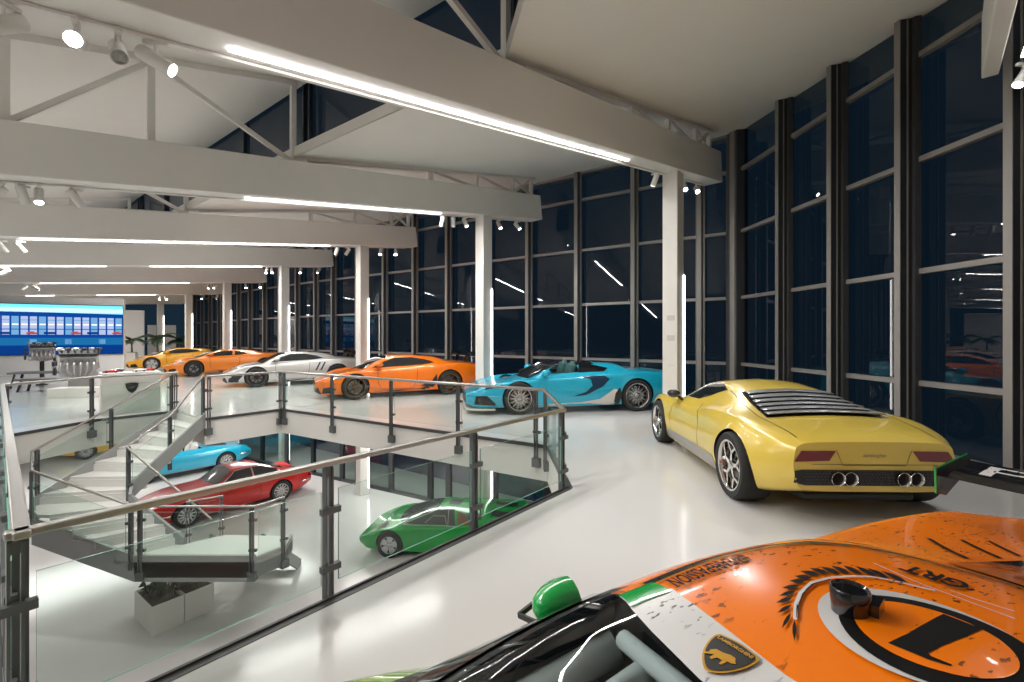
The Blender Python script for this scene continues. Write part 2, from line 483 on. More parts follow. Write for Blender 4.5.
# ================================================================ light fittings
def t_at(k, x, s=-.09):
    c = COLS[k]; r = (x-512)/F; X0, Y0_ = c[0]+BN.x*s, c[1]+BN.y*s
    return (r*Y0_-X0)/(BD.x-r*BD.y)
STRIPS = {1:[(229,628)], 2:[(245,441)], 3:[(21,330)], 4:[(-60,106),(150,262)], 5:[(40,189)], 6:[(26,54),(97,156)], 7:[(30,116)]}
STRIPS = {k: [(t_at(k,a,.02), t_at(k,b_,.02)) for a, b_ in v] for k, v in STRIPS.items()}
for k, ls in STRIPS.items():
    if k < 4:  # unseen lamps added further along these beams to brighten the left hall
        t0, t1 = -14.8, (-9.8,-10.0,-11.5)[k-1]
        area('strip_and_fill_lamp', bp(k,(t0+t1)/2,.02,-.025), (t1-t0, .045), 120, (0,-math.atan(BT[k]),math.atan2(BD.y,BD.x)))
    for j, (t0, t1) in enumerate(ls):
        b = MB(); b.beam(bp(k,t0,.02,-.016), bp(k,t1,.02,-.016), .045, .014)
        where = '' if len(ls) == 1 else (' near the columns' if j else ' at the hall side')
        o = obj('linear_light', b, M_led, label='long white linear light under %s%s' % (WORDS[k], where), cat='light', group='linear lights under the beams')
        P = bp(k,(t0+t1)/2,.02,-.025)
        l = area('strip_and_fill_lamp', P, (t1-t0, .045), 115*(t1-t0)/5, (0,-math.atan(BT[k]),math.atan2(BD.y,BD.x)))
        tr = MB(); tr.beam(bp(k,TL+.5,-.12,-.020), bp(k,TE[k]-.25,-.12,-.020), .035, .022)
        if j == 0: obj('track_rail', tr, M_beam, label='slim spotlight track under %s' % WORDS[k], cat='lighting track', group='spotlight tracks')

# lower hall: unseen area lamps added under the gallery slab to light its floor
for i, (x, y, sx, sy, p) in enumerate(((-3.2,14.2,5,1.2,120),(-9,17.2,5,1.2,120),(-14.5,15.5,3,3,150),(-14,8,3,3,150),(2.0,8.2,1.2,3,50))):
    area('lower_hall_fill', (x,y,-SLAB-.03), (sx,sy), p, (0,0,math.atan2(UDIR.y,UDIR.x)), (1,.98,.95))
# ================================================================ balustrades and stair
def rail_run(label, pts, posts, out, top=.87, low=-.34, group=None, glass_dz=(.10,.70), bracket=True, wide=False, rail_r=.026, foot=None):
    """pts: base polyline (3-D, height = walking surface). posts: (segment, fraction). out: unit vector towards the void"""
    root = thing('glass_balustrade', label, 'railing', pts[0], 0, group)
    P0 = Vector(pts[0]); L = [Vector(p)-P0 for p in pts]; o = Vector((out[0],out[1],0))
    b = MB(); hp = [p+Vector((0,0,top)) for p in L]
    if wide:
        for a, c in zip(hp, hp[1:]):
            b.beam(a, c, .058, .034)
    else: b.tube(hp, rail_r, 8)
    obj('handrail', b, M_inox, root, angle=50, bevel=.008 if wide else 0)
    for i, f in posts:
        p = L[i].lerp(L[i+1], f); d = (L[i+1]-L[i]); d.z = 0; d.normalize()
        rz = math.atan2(d.y, d.x); b = MB()
        lo = low if foot is None else foot
        for s in (-.021,.021):
            q = p + d*s
            b.box((q.x,q.y,p.z+(top-.03+lo)/2), (.011,.052,top-.03-lo), rz)
        b.box((p.x,p.y,p.z+top-.05), (.05,.03,.06), rz)
        if bracket:
            q = p - o*.03
            b.box((q.x,q.y,p.z+lo+.07), (.13,.11,.14), rz)
        po = obj('post', b, M_post, root)
        for z in (glass_dz[0]+.1, glass_dz[1]-.13):
            b = MB()
            q = p - o*.03
            b.box((q.x,q.y,p.z+z), (.13 if bracket else .10,.04,.04), rz)
            obj('glass_clamp', b, M_post, po)
    # panes between consecutive posts
    st = [(i,f) for i, f in posts]
    for (i,f), (j,g) in zip(st, st[1:]):
        a, c = L[i].lerp(L[i+1], f), L[j].lerp(L[j+1], g)
        if i != j:
            if (c-L[j]).length > (L[i+1]-a).length: a = L[j]
            else: c = L[i+1]
        if (c-a).length < .2: continue
        d = (c-a); n = d.normalized(); a = a+n*.06-o*.03; c = c-n*.06-o*.03
        b = MB()
        v = [a+Vector((0,0,glass_dz[0])), c+Vector((0,0,glass_dz[0])), c+Vector((0,0,glass_dz[1])), a+Vector((0,0,glass_dz[1]))]
        t = Vector((o.x,o.y,0))*.012
        b.add(v+[q+t for q in v], [(0,1,2,3),(7,6,5,4)], 0)
        b.add(v+[q+t for q in v], [(0,1,5,4),(1,2,6,5),(2,3,7,6),(3,0,4,7)], 1)
        obj('glass_pane', b, [M_railglass, M_railedge], root)
    return root
def v3(p, z=0.): return (p.x, p.y, z)
def outn(p, q):
    d = (q-p).normalized(); n = Vector((-d.y,d.x))
    return n if n.dot(cen-p) > 0 else -n
G_RAIL = 'glass balustrades round the stairwell opening'
oN = outn(D_, C_)
dC = (C_-D_); Lc = dC.length
off = lambda p, n, s=.05: Vector((p.x+n.x*s, p.y+n.y*s))
rail_run('long glass balustrade with broad steel handrail along the near edge of the opening', [v3(off(D_,oN)), v3(off(C_,oN))],
         [(0,.008),(0,.335),(0,.655),(0,.985)], oN, group=G_RAIL, wide=True)
oL = outn(D_, E_)
rail_run('glass balustrade at the left edge running away from the near corner', [v3(off(D_,oL)), v3(off(E_,oL))],
         [(0,.02),(0,.17),(0,.33),(0,.49),(0,.65),(0,.81),(0,.97)], oL, group=G_RAIL, wide=True)
oB = outn(B_, C_)
rail_run('short end of the glass balustrade beside the bright blue open roadster', [v3(off(C_,oB)), v3(off(B_,oB))], [(0,.1),(0,.93)], oB, group=G_RAIL)
oF = outn(A_, B_); dAB = B_-A_
def frac_at(x, P, Q):
    r = (x-512)/F; return (P.x-r*P.y)/((P.x-r*P.y)-(Q.x-r*Q.y))
a, c = off(A_,oF), off(B_,oF)
rail_run('long glass balustrade in front of the orange sports coupe and the open roadster', [v3(a), v3(c)],
         [(0,frac_at(x,a,c)) for x in (284,332,391,458)]+[(0,.975)], oF, group=G_RAIL)
oS = outn(S_, A_); a, c = off(S_,oS), off(A_,oS)
rail_run('short glass balustrade from the stair head to the corner below the silver car', [v3(a), v3(c)], [(0,.03),(0,.96)], oS, group=G_RAIL)
oG = outn(F_, G_); oE = outn(E_, F_)
rail_run('glass balustrade in front of the white display counter', [v3(off(E_,oE)), v3(off(F_,oE)), v3(off(G_,oG))],
         [(0,.05),(0,.93),(1,.97)], oG, group=G_RAIL)

# ---- winding stair: outer and inner edges (plan + tread height)
OUTER = [(-7.62,10.6,0.),(-8.30,8.05,-1.20),(-7.92,7.68,-1.42),(-6.10,7.52,-1.95)]
INNER = [(-6.36,9.62,0.),(-6.85,8.35,-1.05),(-6.75,8.2,-1.2),(-5.75,8.15,-1.95)]
def along(poly, t):
    P = [Vector(p) for p in poly]; ls = [(b_.xy-a_.xy).length for a_, b_ in zip(P, P[1:])]
    s = t*sum(ls)
    for i, l in enumerate(ls):
        if s <= l+1e-9 or i == len(ls)-1: return P[i].lerp(P[i+1], min(1, s/l))
        s -= l
stair = thing('winding_staircase', 'winding glass-sided staircase with pale treads dropping from the gallery', 'staircase', (-6.5,8.5,LOW))
base = Vector((-6.5,8.5,LOW))
RISE = 1.95/11
BR = [.0,.085,.17,.255,.34,.425,.51,.70,.78,.86,.93,1.0]
for i in range(11):
    t0, t1 = BR[i], BR[i+1]; z = -(i+1)*RISE
    def out_(t): return along(OUTER, t)
    ts_ = [t0]+[t for t in (.548,.656) if t0 < t < t1]+[t1]
    o_ = [out_(t) for t in ts_]; in_ = [along(INNER,t) for t in (t0,t1)]
    q = [(p.x-base.x, p.y-base.y) for p in [in_[0]]+o_+[in_[1]]]
    b = MB(); b.prism(q, z-.05-base.z, z-base.z)
    a, c = o_[0], in_[0]; d_ = (along(OUTER,t0+.01)-a).xy.normalized()*.03
    b.prism([(a.x-base.x,a.y-base.y),(c.x-base.x,c.y-base.y),(c.x+d_.x-base.x,c.y+d_.y-base.y),(a.x+d_.x-base.x,a.y+d_.y-base.y)], z-base.z, z+RISE-.052-base.z)
    obj('tread' if i != 6 else 'half_landing', b, M_tread, stair)
LAND = [(-6.10,7.52),(-4.16,7.52),(-3.88,7.95),(-4.0,8.5),(-5.3,8.55),(-5.75,8.15)]
b = MB(); b.prism([(x-base.x,y-base.y) for x, y in LAND], -2.0-base.z, -1.95-base.z); obj('landing', b, M_tread, stair)
b = MB(); b.prism([(x-base.x,y-base.y) for x, y in LAND[1:]+LAND[:1]], -2.2-base.z, -2.0-base.z); obj('landing_frame', b, M_string, stair)
for i in range(8):
    y0 = 8.52+.26*i; z = -1.95-(i+1)*.172; x0 = -5.5-.035*i; b = MB()
    b.prism([(x0-base.x,y0-base.y),(x0+.95-base.x,y0-base.y),(x0+.92-base.x,y0+.27-base.y),(x0-.03-base.x,y0+.27-base.y)], z-.05-base.z, z-base.z)
    obj('tread', b, M_tread, stair)
def stringer(poly, up, dn, th=.05):
    P = [Vector(p)-base for p in poly]; b = MB()
    for a, c in zip(P, P[1:]):
        d = (c-a); d.z = 0; d.normalize(); n = Vector((-d.y,d.x,0))*th
        v = [a+Vector((0,0,up)), c+Vector((0,0,up)), c-Vector((0,0,dn)), a-Vector((0,0,dn))]
        b.add(v+[q+n for q in v], [(0,1,2,3),(7,6,5,4),(0,4,5,1),(1,5,6,2),(2,6,7,3),(3,7,4,0)])
    obj('stringer', b, M_string, stair)
stringer(OUTER+[(-4.16,7.52,-1.95)], .1, .32)
stringer([(-4.16,7.52,-1.95),(-3.88,7.95,-1.95)], .06, .26); stringer([(-3.88,7.95,-1.95),(-4.0,8.5,-1.95)], .04, .22)
stringer(INNER, .12, .17)
stringer([(-5.5,8.55,-1.95),(-5.8,10.62,-3.4)], .02, .25); stringer([(-4.55,8.55,-1.95),(-4.8,10.62,-3.4)], .02, .25)
G_ST = 'glass balustrades of the winding stair'
rail_run('outer glass balustrade of the winding stair beside the white counter', [OUTER[0],OUTER[1],OUTER[2],OUTER[3]],
         [(0,.05),(0,.52),(0,.97),(1,.95),(2,.97)], (.9,.3), top=.9, foot=-.15, group=G_ST, bracket=False, rail_r=.022, glass_dz=(.12,.74))
rail_run('glass balustrade along the stair landing over the planters', [(-6.1,7.52,-1.95),(-4.16,7.52,-1.95),(-3.88,7.95,-1.95)],
         [(0,.05),(0,.98),(1,.95)], (0,-1), top=.9, foot=-.3, group=G_ST, rail_r=.02, glass_dz=(.08,.80))
rail_run('inner glass balustrade of the winding stair by the red coupe', [INNER[0],(-6.62,9.06,-.73),(-6.85,8.28,-1.17),(-5.42,8.4,-2.5)],
         [(0,.03),(1,.04),(1,.96)], (-.9,.3), top=.9, foot=-.15, group=G_ST, bracket=False, rail_r=.022, glass_dz=(.1,.74))
rail_run('glass end panel of the stair landing in front of the red coupe', [(-5.75,8.22,-1.95),(-5.3,8.55,-1.95)],
         [(0,.05),(0,.95)], (.4,-.8), top=.72, foot=-.25, group=G_ST, bracket=False, rail_r=.015, glass_dz=(.02,.66))
# ================================================================ car tools
def pchip(pairs):
    xs = [p[0] for p in pairs]; ys = [p[1] for p in pairs]; n = len(xs)
    h = [xs[i+1]-xs[i] for i in range(n-1)]; dl = [(ys[i+1]-ys[i])/h[i] for i in range(n-1)]
    m = [0.]*n
    if n > 2:
        for i in range(1,n-1):
            if dl[i-1]*dl[i] > 0:
                w1, w2 = 2*h[i]+h[i-1], h[i]+2*h[i-1]; m[i] = (w1+w2)/(w1/dl[i-1]+w2/dl[i])
    m[0], m[-1] = dl[0], dl[-1]
    def f(x):
        if x <= xs[0]: return ys[0]
        if x >= xs[-1]: return ys[-1]
        i = max(j for j in range(n-1) if xs[j] <= x)
        t = (x-xs[i])/h[i]
        return ((1+2*t)*(1-t)**2*ys[i] + t*(1-t)**2*h[i]*m[i] + t*t*(3-2*t)*ys[i+1] + t*t*(t-1)*h[i]*m[i+1])
    return f
def chaikin(P, it=2, closed=False):
    for _ in range(it):
        Q = [] if closed else [P[0]]
        n = len(P)
        for i in range(n if closed else n-1):
            a, b = P[i], P[(i+1)%n]
            Q.append(tuple(.75*u+.25*v for u, v in zip(a,b))); Q.append(tuple(.25*u+.75*v for u, v in zip(a,b)))
        if not closed: Q.append(P[-1])
        P = Q
    return P
def body_mesh(g, L, NS=64):
    """loft of half sections: guides zb wb wm zm ws zs wg zg zc along the length"""
    G = {k: pchip(v) for k, v in g.items()}
    xs = []
    for i in range(NS+1):
        u = i/NS; xs.append(L*(.5-.5*math.cos(PI*u))*.35 + L*u*.65)
    b = MB(); n = None
    for x in xs:
        q = {k: f(x) for k, f in G.items()}
        zt = q['zg']+(q['zc']-q['zg'])*.78
        P = [(0,q['zb']),(q['wb'],q['zb']),(q['wb']+.6*(q['wm']-q['wb']),q['zb']+.25*(q['zm']-q['zb'])),(q['wm'],q['zm']),(q['ws']+.55*(q['wm']-q['ws']),q['zs']-.12*(q['zs']-q['zm'])),(q['ws'],q['zs']),(q['wg'],q['zg']),(q['wg']*.5,zt),(0,q['zc'])]
        P = chaikin(P, 2)
        ring = [(x,y,z) for y, z in P] + [(x,-y,z) for y, z in P[-2:0:-1]]
        n = len(ring); b.v += ring
    for i in range(NS):
        for k in range(n):
            l = (k+1) % n
            b.f.append((i*n+k, i*n+l, (i+1)*n+l, (i+1)*n+k)); b.m.append(0)
    b.f.append(tuple(range(n))[::-1]); b.m.append(0)
    b.f.append(tuple(NS*n+k for k in range(n))); b.m.append(0)
    me = mesh_from('body', b, [])
    return me
def bvh_of(me):
    bm = bmesh.new(); bm.from_mesh(me); t = BVHTree.FromBMesh(bm); bm.free(); return t
def boolean(me, cutters, mats):
    """cut (mesh data, matrix-free) cutters out of me"""
    o = bpy.data.objects.new('tmp', me); COL.objects.link(o); tmp = [o]
    for c in cutters:
        co_ = bpy.data.objects.new('tmpc', mesh_from('tmpc', c, [])); COL.objects.link(co_); tmp.append(co_)
        m = o.modifiers.new('b','BOOLEAN'); m.operation = 'DIFFERENCE'; m.solver = 'EXACT'; m.object = co_
    dg = bpy.context.evaluated_depsgraph_get(); dg.update()
    r = bpy.data.meshes.new_from_object(o.evaluated_get(dg))
    for t in tmp: bpy.data.objects.remove(t)
    r.materials.clear()
    for q in mats: r.materials.append(q)
    return r
def poly_cut(polys, step):
    """triangulated, grid-cut flat mesh of 2-D polygons (outer loops); returns bmesh in the xy plane"""
    bm = bmesh.new()
    for P in polys:
        vs = [bm.verts.new((p[0],p[1],0)) for p in P]
        es = [bm.edges.new((vs[i], vs[(i+1)%len(vs)])) for i in range(len(vs))]
        bmesh.ops.triangle_fill(bm, edges=es, use_beauty=True)
    return grid_cut(bm, step)
def grid_cut(bm, step):
    for ax in (0,1):
        lo = min(v.co[ax] for v in bm.verts); hi = max(v.co[ax] for v in bm.verts)
        k = math.ceil(lo/step)
        while k*step < hi:
            p = Vector((0,0,0)); p[ax] = k*step; nrm = Vector((0,0,0)); nrm[ax] = 1
            bmesh.ops.bisect_plane(bm, geom=bm.verts[:]+bm.edges[:]+bm.faces[:], plane_co=p, plane_no=nrm, dist=1e-6)
            k += 1
    return bm
AX = {  # name -> (map uv to origin, direction)
 'L': (lambda u, v: (Vector((u,-3,v)), Vector((0,1,0)))),
 'R': (lambda u, v: (Vector((u,3,v)), Vector((0,-1,0)))),
 'T': (lambda u, v: (Vector((u,v,4)), Vector((0,0,-1)))),
 'F': (lambda u, v: (Vector((-3,u,v)), Vector((1,0,0)))),
 'B': (lambda u, v: (Vector((12,u,v)), Vector((-1,0,0)))),
}
def decal(tree, view, polys, off=.004, step=.06, bm=None, thick=0.):
    """a patch that follows the body: cut fine, then laid on the surface along one view direction"""
    bm = poly_cut(polys, step) if bm is None else grid_cut(bm, step)
    dead = []
    for v in bm.verts:
        o, d = AX[view](v.co.x, v.co.y)
        h = tree.ray_cast(o, d)
        if h[0] is None: dead.append(v); continue
        n = h[1]
        if n.dot(d) > 0: n = -n
        v.co = h[0] + n*off
    if dead: bmesh.ops.delete(bm, geom=dead, context='VERTS')
    bmesh.ops.recalc_face_normals(bm, faces=bm.faces)
    for f in bm.faces: f.smooth = True
    o, d = AX[view](0,0)
    if bm.faces and sum((f.normal.dot(d)*f.calc_area() for f in bm.faces)) > 0:
        bmesh.ops.reverse_faces(bm, faces=bm.faces)
    me = bpy.data.meshes.new('decal'); bm.to_mesh(me); bm.free()
    return me
def put(parent, name, me, m, label=None):
    me.materials.clear(); me.materials.append(m)
    o = bpy.data.objects.new(name, me); COL.objects.link(o); o.parent = parent
    if label: o['label'] = label
    return o
def text_bm(s, size, mtx=None, shear=0., bold=0., sx=1.):
    c = bpy.data.curves.new('t','FONT'); c.body = s; c.size = size; c.align_x = 'CENTER'; c.align_y = 'CENTER'; c.shear = shear; c.offset = bold
    c.resolution_u = 3
    o = bpy.data.objects.new('t', c); COL.objects.link(o)
    dg = bpy.context.evaluated_depsgraph_get(); dg.update()
    me = bpy.data.meshes.new_from_object(o.evaluated_get(dg))
    bpy.data.objects.remove(o)
    bm = bmesh.new(); bm.from_mesh(me); bmesh.ops.remove_doubles(bm, verts=bm.verts, dist=1e-6)
    for v in bm.verts:
        v.co.x *= sx; v.co.z = 0
        if mtx: v.co = mtx @ v.co
    return bm
def strip(pts, w):
    """thin band polygon along a polyline"""
    P = [Vector(p) for p in pts]; n = len(P); l, r = [], []
    for i, p in enumerate(P):
        t = (P[min(i+1,n-1)]-P[max(i-1,0)]).normalized(); q = Vector((-t.y,t.x))*w/2
        l.append(tuple(p+q)); r.append(tuple(p-q))
    return l + r[::-1]
def circ(cx, cy, r, n=28, ry=None):
    ry = ry or r
    return [(cx+r*math.cos(2*PI*k/n), cy+ry*math.sin(2*PI*k/n)) for k in range(n)]

# ---------------------------------------------------------------- wheels: rim > tyre, brake disc, caliper
def wheel_meshes(R, rim_r, width, style, m_rim, lip=True):
    t = MB(); w = width/2; rr = rim_r
    t.lathe([(rr*.97,-w*.8),(rr,-w*.92),(R*.93,-w),(R*.985,-w*.86),(R,-w*.6),(R,w*.6),(R*.985,w*.86),(R*.93,w),(rr,w*.92),(rr*.97,w*.8)], axis='Y', seg=40, closed=True)
    r = MB()
    r.lathe([(rr,-w*.92),(rr*1.0,-w*.95),(rr*.93,-w*.93),(rr*.89,-w*.78),(rr*.86,w*.8),(rr*.96,w*.8),(rr*.97,-w*.8)], axis='Y', seg=40, closed=True)
    y = -w*.80
    n, kind = style
    def spoke(a, a2, r0, r1, wd0, wd1, yy0=y, yy1=y):
        p = [Vector((math.cos(a)*r0,0,math.sin(a)*r0)), Vector((math.cos(a2)*r1,0,math.sin(a2)*r1))]
        d = (p[1]-p[0]).normalized(); q = Vector((-d.z,0,d.x))
        f = [p[0]+q*wd0+Vector((0,yy0,0)),p[0]-q*wd0+Vector((0,yy0,0)),p[1]-q*wd1+Vector((0,yy1,0)),p[1]+q*wd1+Vector((0,yy1,0))]
        r.add(f+[v+Vector((0,.03,0)) for v in f], [(0,3,2,1),(4,5,6,7),(0,1,5,4),(1,2,6,5),(2,3,7,6),(3,0,4,7)])
    for k in range(n):
        a = 2*PI*k/n + .2
        if kind == 'y':      # forked spokes
            spoke(a, a, rr*.15, rr*.55, .022, .016); spoke(a, a+PI/n*.62, rr*.5, rr*.92, .014, .012); spoke(a, a-PI/n*.62, rr*.5, rr*.92, .014, .012)
        elif kind == 'twin':
            spoke(a, a+.12, rr*.15, rr*.92, .012, .011); spoke(a+.26, a+.14, rr*.15, rr*.92, .012, .011)
        elif kind == 'mesh': # crossing spokes
            spoke(a, a+2*PI/n*.5, rr*.2, rr*.92, .011, .009); spoke(a, a-2*PI/n*.5, rr*.2, rr*.92, .011, .009)
        elif kind == 'wide':
            spoke(a, a, rr*.15, rr*.92, .05, .085)
        elif kind == 'dish':
            spoke(a, a, rr*.3, rr*.92, .03, .03)
        else:
            spoke(a, a, rr*.15, rr*.92, .024, .02)
    r.lathe([(0,y-.015),(rr*.13,y-.012),(rr*.2,y+.005),(rr*.2,y+.05),(0,y+.05)], axis='Y', seg=20)
    d = MB(); d.lathe([(rr*.3,y+.075),(rr*.72,y+.075),(rr*.72,y+.10),(rr*.3,y+.10)], axis='Y', seg=28, closed=True)
    c = MB()
    for k in range(5):
        a0 = .5+k*.16; c.box((math.cos(a0)*rr*.66, y+.085, math.sin(a0)*rr*.66), (.06,.07,.09), mtx=Matrix.Rotation(-a0,3,'Y'))
    return (mesh_from('tyre',t,M_rubber,angle=40), mesh_from('rim',r,m_rim,angle=35), mesh_from('brake_disc',d,M_disc,angle=40), mesh_from('brake_caliper',c,[]))
def put_wheels(root, xs, half, Rs, rims, widths, style, m_rim, m_cal, steer=0.):
    for x, R, rr, wd in zip(xs, Rs, rims, widths):
        ty, ri, di, ca = wheel_meshes(R, rr, wd, style, m_rim); ca.materials.append(m_cal)
        for sg in (-1,1):
            w = bpy.data.objects.new('wheel', ri); COL.objects.link(w); w.parent = root
            w.location = (x, sg*(half-wd/2), R); w.rotation_euler = (0,0,(0 if sg < 0 else PI) + (steer if x < 2 else 0))
            for nm, me in (('tyre',ty),('brake_disc',di),('brake_caliper',ca)):
                q = bpy.data.objects.new(nm, me); COL.objects.link(q); q.parent = w

def place(root, contact, rear_dir, xw, half):
    """stand the car so that its left front tyre touches the floor at CONTACT and its tail points along REAR_DIR"""
    a = Vector(rear_dir[:2]).normalized(); l = Vector((-a.y,a.x))
    c = Vector(contact[:2]) - a*xw + l*half
    root.location = (c.x, c.y, contact[2]); root.rotation_euler = (0,0,math.atan2(a.y,a.x))
def paint(name, col, metal=.0, rough=.3):
    return mat(name, col, rough, metal, coat=1.0, noise=.015, nscale=60)

def make_shell(root, g, L, xw, Rs, half, m_body, extra=[], arch=1.10, well=.34, panels=None, NS=64):
    raw = body_mesh(g, L, NS); tree = bvh_of(raw)
    cut = []
    for x, R in zip(xw, Rs):
        for sg in (-1,1):
            c = MB(); c.lathe([(0,-.4),(R*arch,-.4),(R*arch,.4),(0,.4)], c=(x, sg*(half-well+.4), R), axis='Y', seg=48); cut.append(c)
    me = boolean(raw.copy(), cut+[e[0] for e in extra], [m_body, M_black]+[e[1] for e in extra])
    bm = bmesh.new(); bm.from_mesh(me); t2 = tree
    for f in bm.faces:
        c = f.calc_center_median(); h = tree.find_nearest(c)
        f.smooth = True; f.material_index = 0
        if h[0] is not None and h[3] > .006:
            f.material_index = 1; f.smooth = False
            for i, e in enumerate(extra):
                if len(e) > 2 and e[2](c): f.material_index = 2+i
    bmesh.ops.recalc_face_normals(bm, faces=bm.faces)
    for e in bm.edges:
        if len(e.link_faces) == 2 and (e.link_faces[0].material_index != e.link_faces[1].material_index or e.calc_face_angle(0) > math.radians(38)): e.smooth = False
    bm.to_mesh(me); bm.free()
    o = bpy.data.objects.new('body', me); COL.objects.link(o); o.parent = root
    return tree, o
def sides(root, tree, name, polys, m, off=.004, step=.07, label=None, both=True):
    for v in ('L','R') if both else ('L',):
        put(root, name, decal(tree, v, polys, off, step), m, label)
# ================================================================ the cars
def K(L, *p): return [(a*L, b) for a, b in p]
def wedge(L, W, H, nose=.46, hood=.74, haunch=.9, tail=.84, wsx=.26, roof0=.44, roof1=.56, deck=.8, belt=.80, gh=.56, zb=.12, fend=.76, nosew=.66):
    h = W/2
    return dict(
     zb=K(L,(0,.20),(.04,.13),(.15,zb),(.85,zb+.02),(.95,.2),(1,.3)),
     wb=K(L,(0,h*nosew*.8),(.06,h*.80),(.25,h*.86),(.7,h*.88),(.95,h*.82),(1,h*.74)),
     wm=K(L,(0,h*nosew),(.05,h*.86),(.13,h*.95),(.22,h*.985),(.36,h*.94),(.55,h*.955),(.72,h*.995),(.8,h),(.92,h*.95),(1,h*.86)),
     zm=K(L,(0,.36),(.2,.46),(.5,.47),(.8,.52),(1,.60)),
     ws=K(L,(0,h*nosew*.96),(.05,h*.80),(.14,h*.88),(.22,h*.90),(.36,h*.87),(.55,h*.86),(.72,h*.88),(.8,h*.88),(.92,h*.86),(1,h*.80)),
     zs=K(L,(0,nose),(.06,nose+.12),(.15,fend-.04),(.22,fend),(.33,belt-.02),(.5,belt+.02),(.68,haunch-.02),(.78,haunch),(.92,tail+.02),(1,tail-.06)),
     wg=K(L,(0,h*nosew*.6),(.1,h*.60),(wsx-.05,h*.66),(wsx,h*.72),(roof0,h*(gh+.05)),(roof1,h*gh),(.72,h*.58),(deck,h*.60),(1,h*.62)),
     zg=K(L,(0,nose+.02),(.1,nose+.15),(wsx-.06,hood-.05),(wsx,hood+.02),(roof0-.02,H-.085),(roof0+.04,H-.05),(roof1,H-.055),(.72,(H+haunch)/2+.02),(deck,haunch+.03),(.94,tail+.03),(1,tail)),
     zc=K(L,(0,nose+.02),(.1,nose+.17),(wsx-.07,hood-.02),(wsx-.02,hood+.04),(roof0-.02,H-.03),(roof0+.05,H),(roof1,H-.005),(.7,(H+haunch)/2+.08),(deck,haunch+.07),(.94,tail+.05),(1,tail+.01)))
def supercar(name, label, L, W, H, wb, fo, R, rim, style, m_rim, m_cal, m_body, wheelw=(.25,.33), win=None, extra=[], wedge_kw={}, group=None, glass_m=None):
    root = thing(name, label, 'car', (0,0,0), 0, group)
    g = wedge(L, W, H, **wedge_kw); xw = (fo, fo+wb); half = W/2-.025
    tree, body = make_shell(root, g, L, xw, R, half, m_body, extra)
    put_wheels(root, xw, half, R, rim, wheelw, style, m_rim, m_cal)
    gm = glass_m or M_carglass
    k = wedge_kw; wsx, r0, r1 = k.get('wsx',.26), k.get('roof0',.44), k.get('roof1',.56)
    gh = k.get('gh',.56); h = W/2
    # windscreen between the pillars
    x0, x1 = (wsx+.005)*L, (r0-.005)*L
    if not k.get('_open'):
        put(root, 'windscreen', decal(tree, 'T', [[(x0-.08,0),(x0-.03,-h*.42),(x0+.04,-h*.64),(x1-.03,-h*(gh-.02)),(x1,-h*.3),(x1+.01,0),(x1,h*.3),(x1-.03,h*(gh-.02)),(x0+.04,h*.64),(x0-.03,h*.42)]], .004, .08), gm)
    return root, tree, g
def common(root, tree, L, W, H, belt, r0, r1, wsx, win, tailz, gap=True, m_gap=M_black):
    sides(root, tree, 'side_window', [chaikin(win, 1, True)], M_carglass, .004, .06)

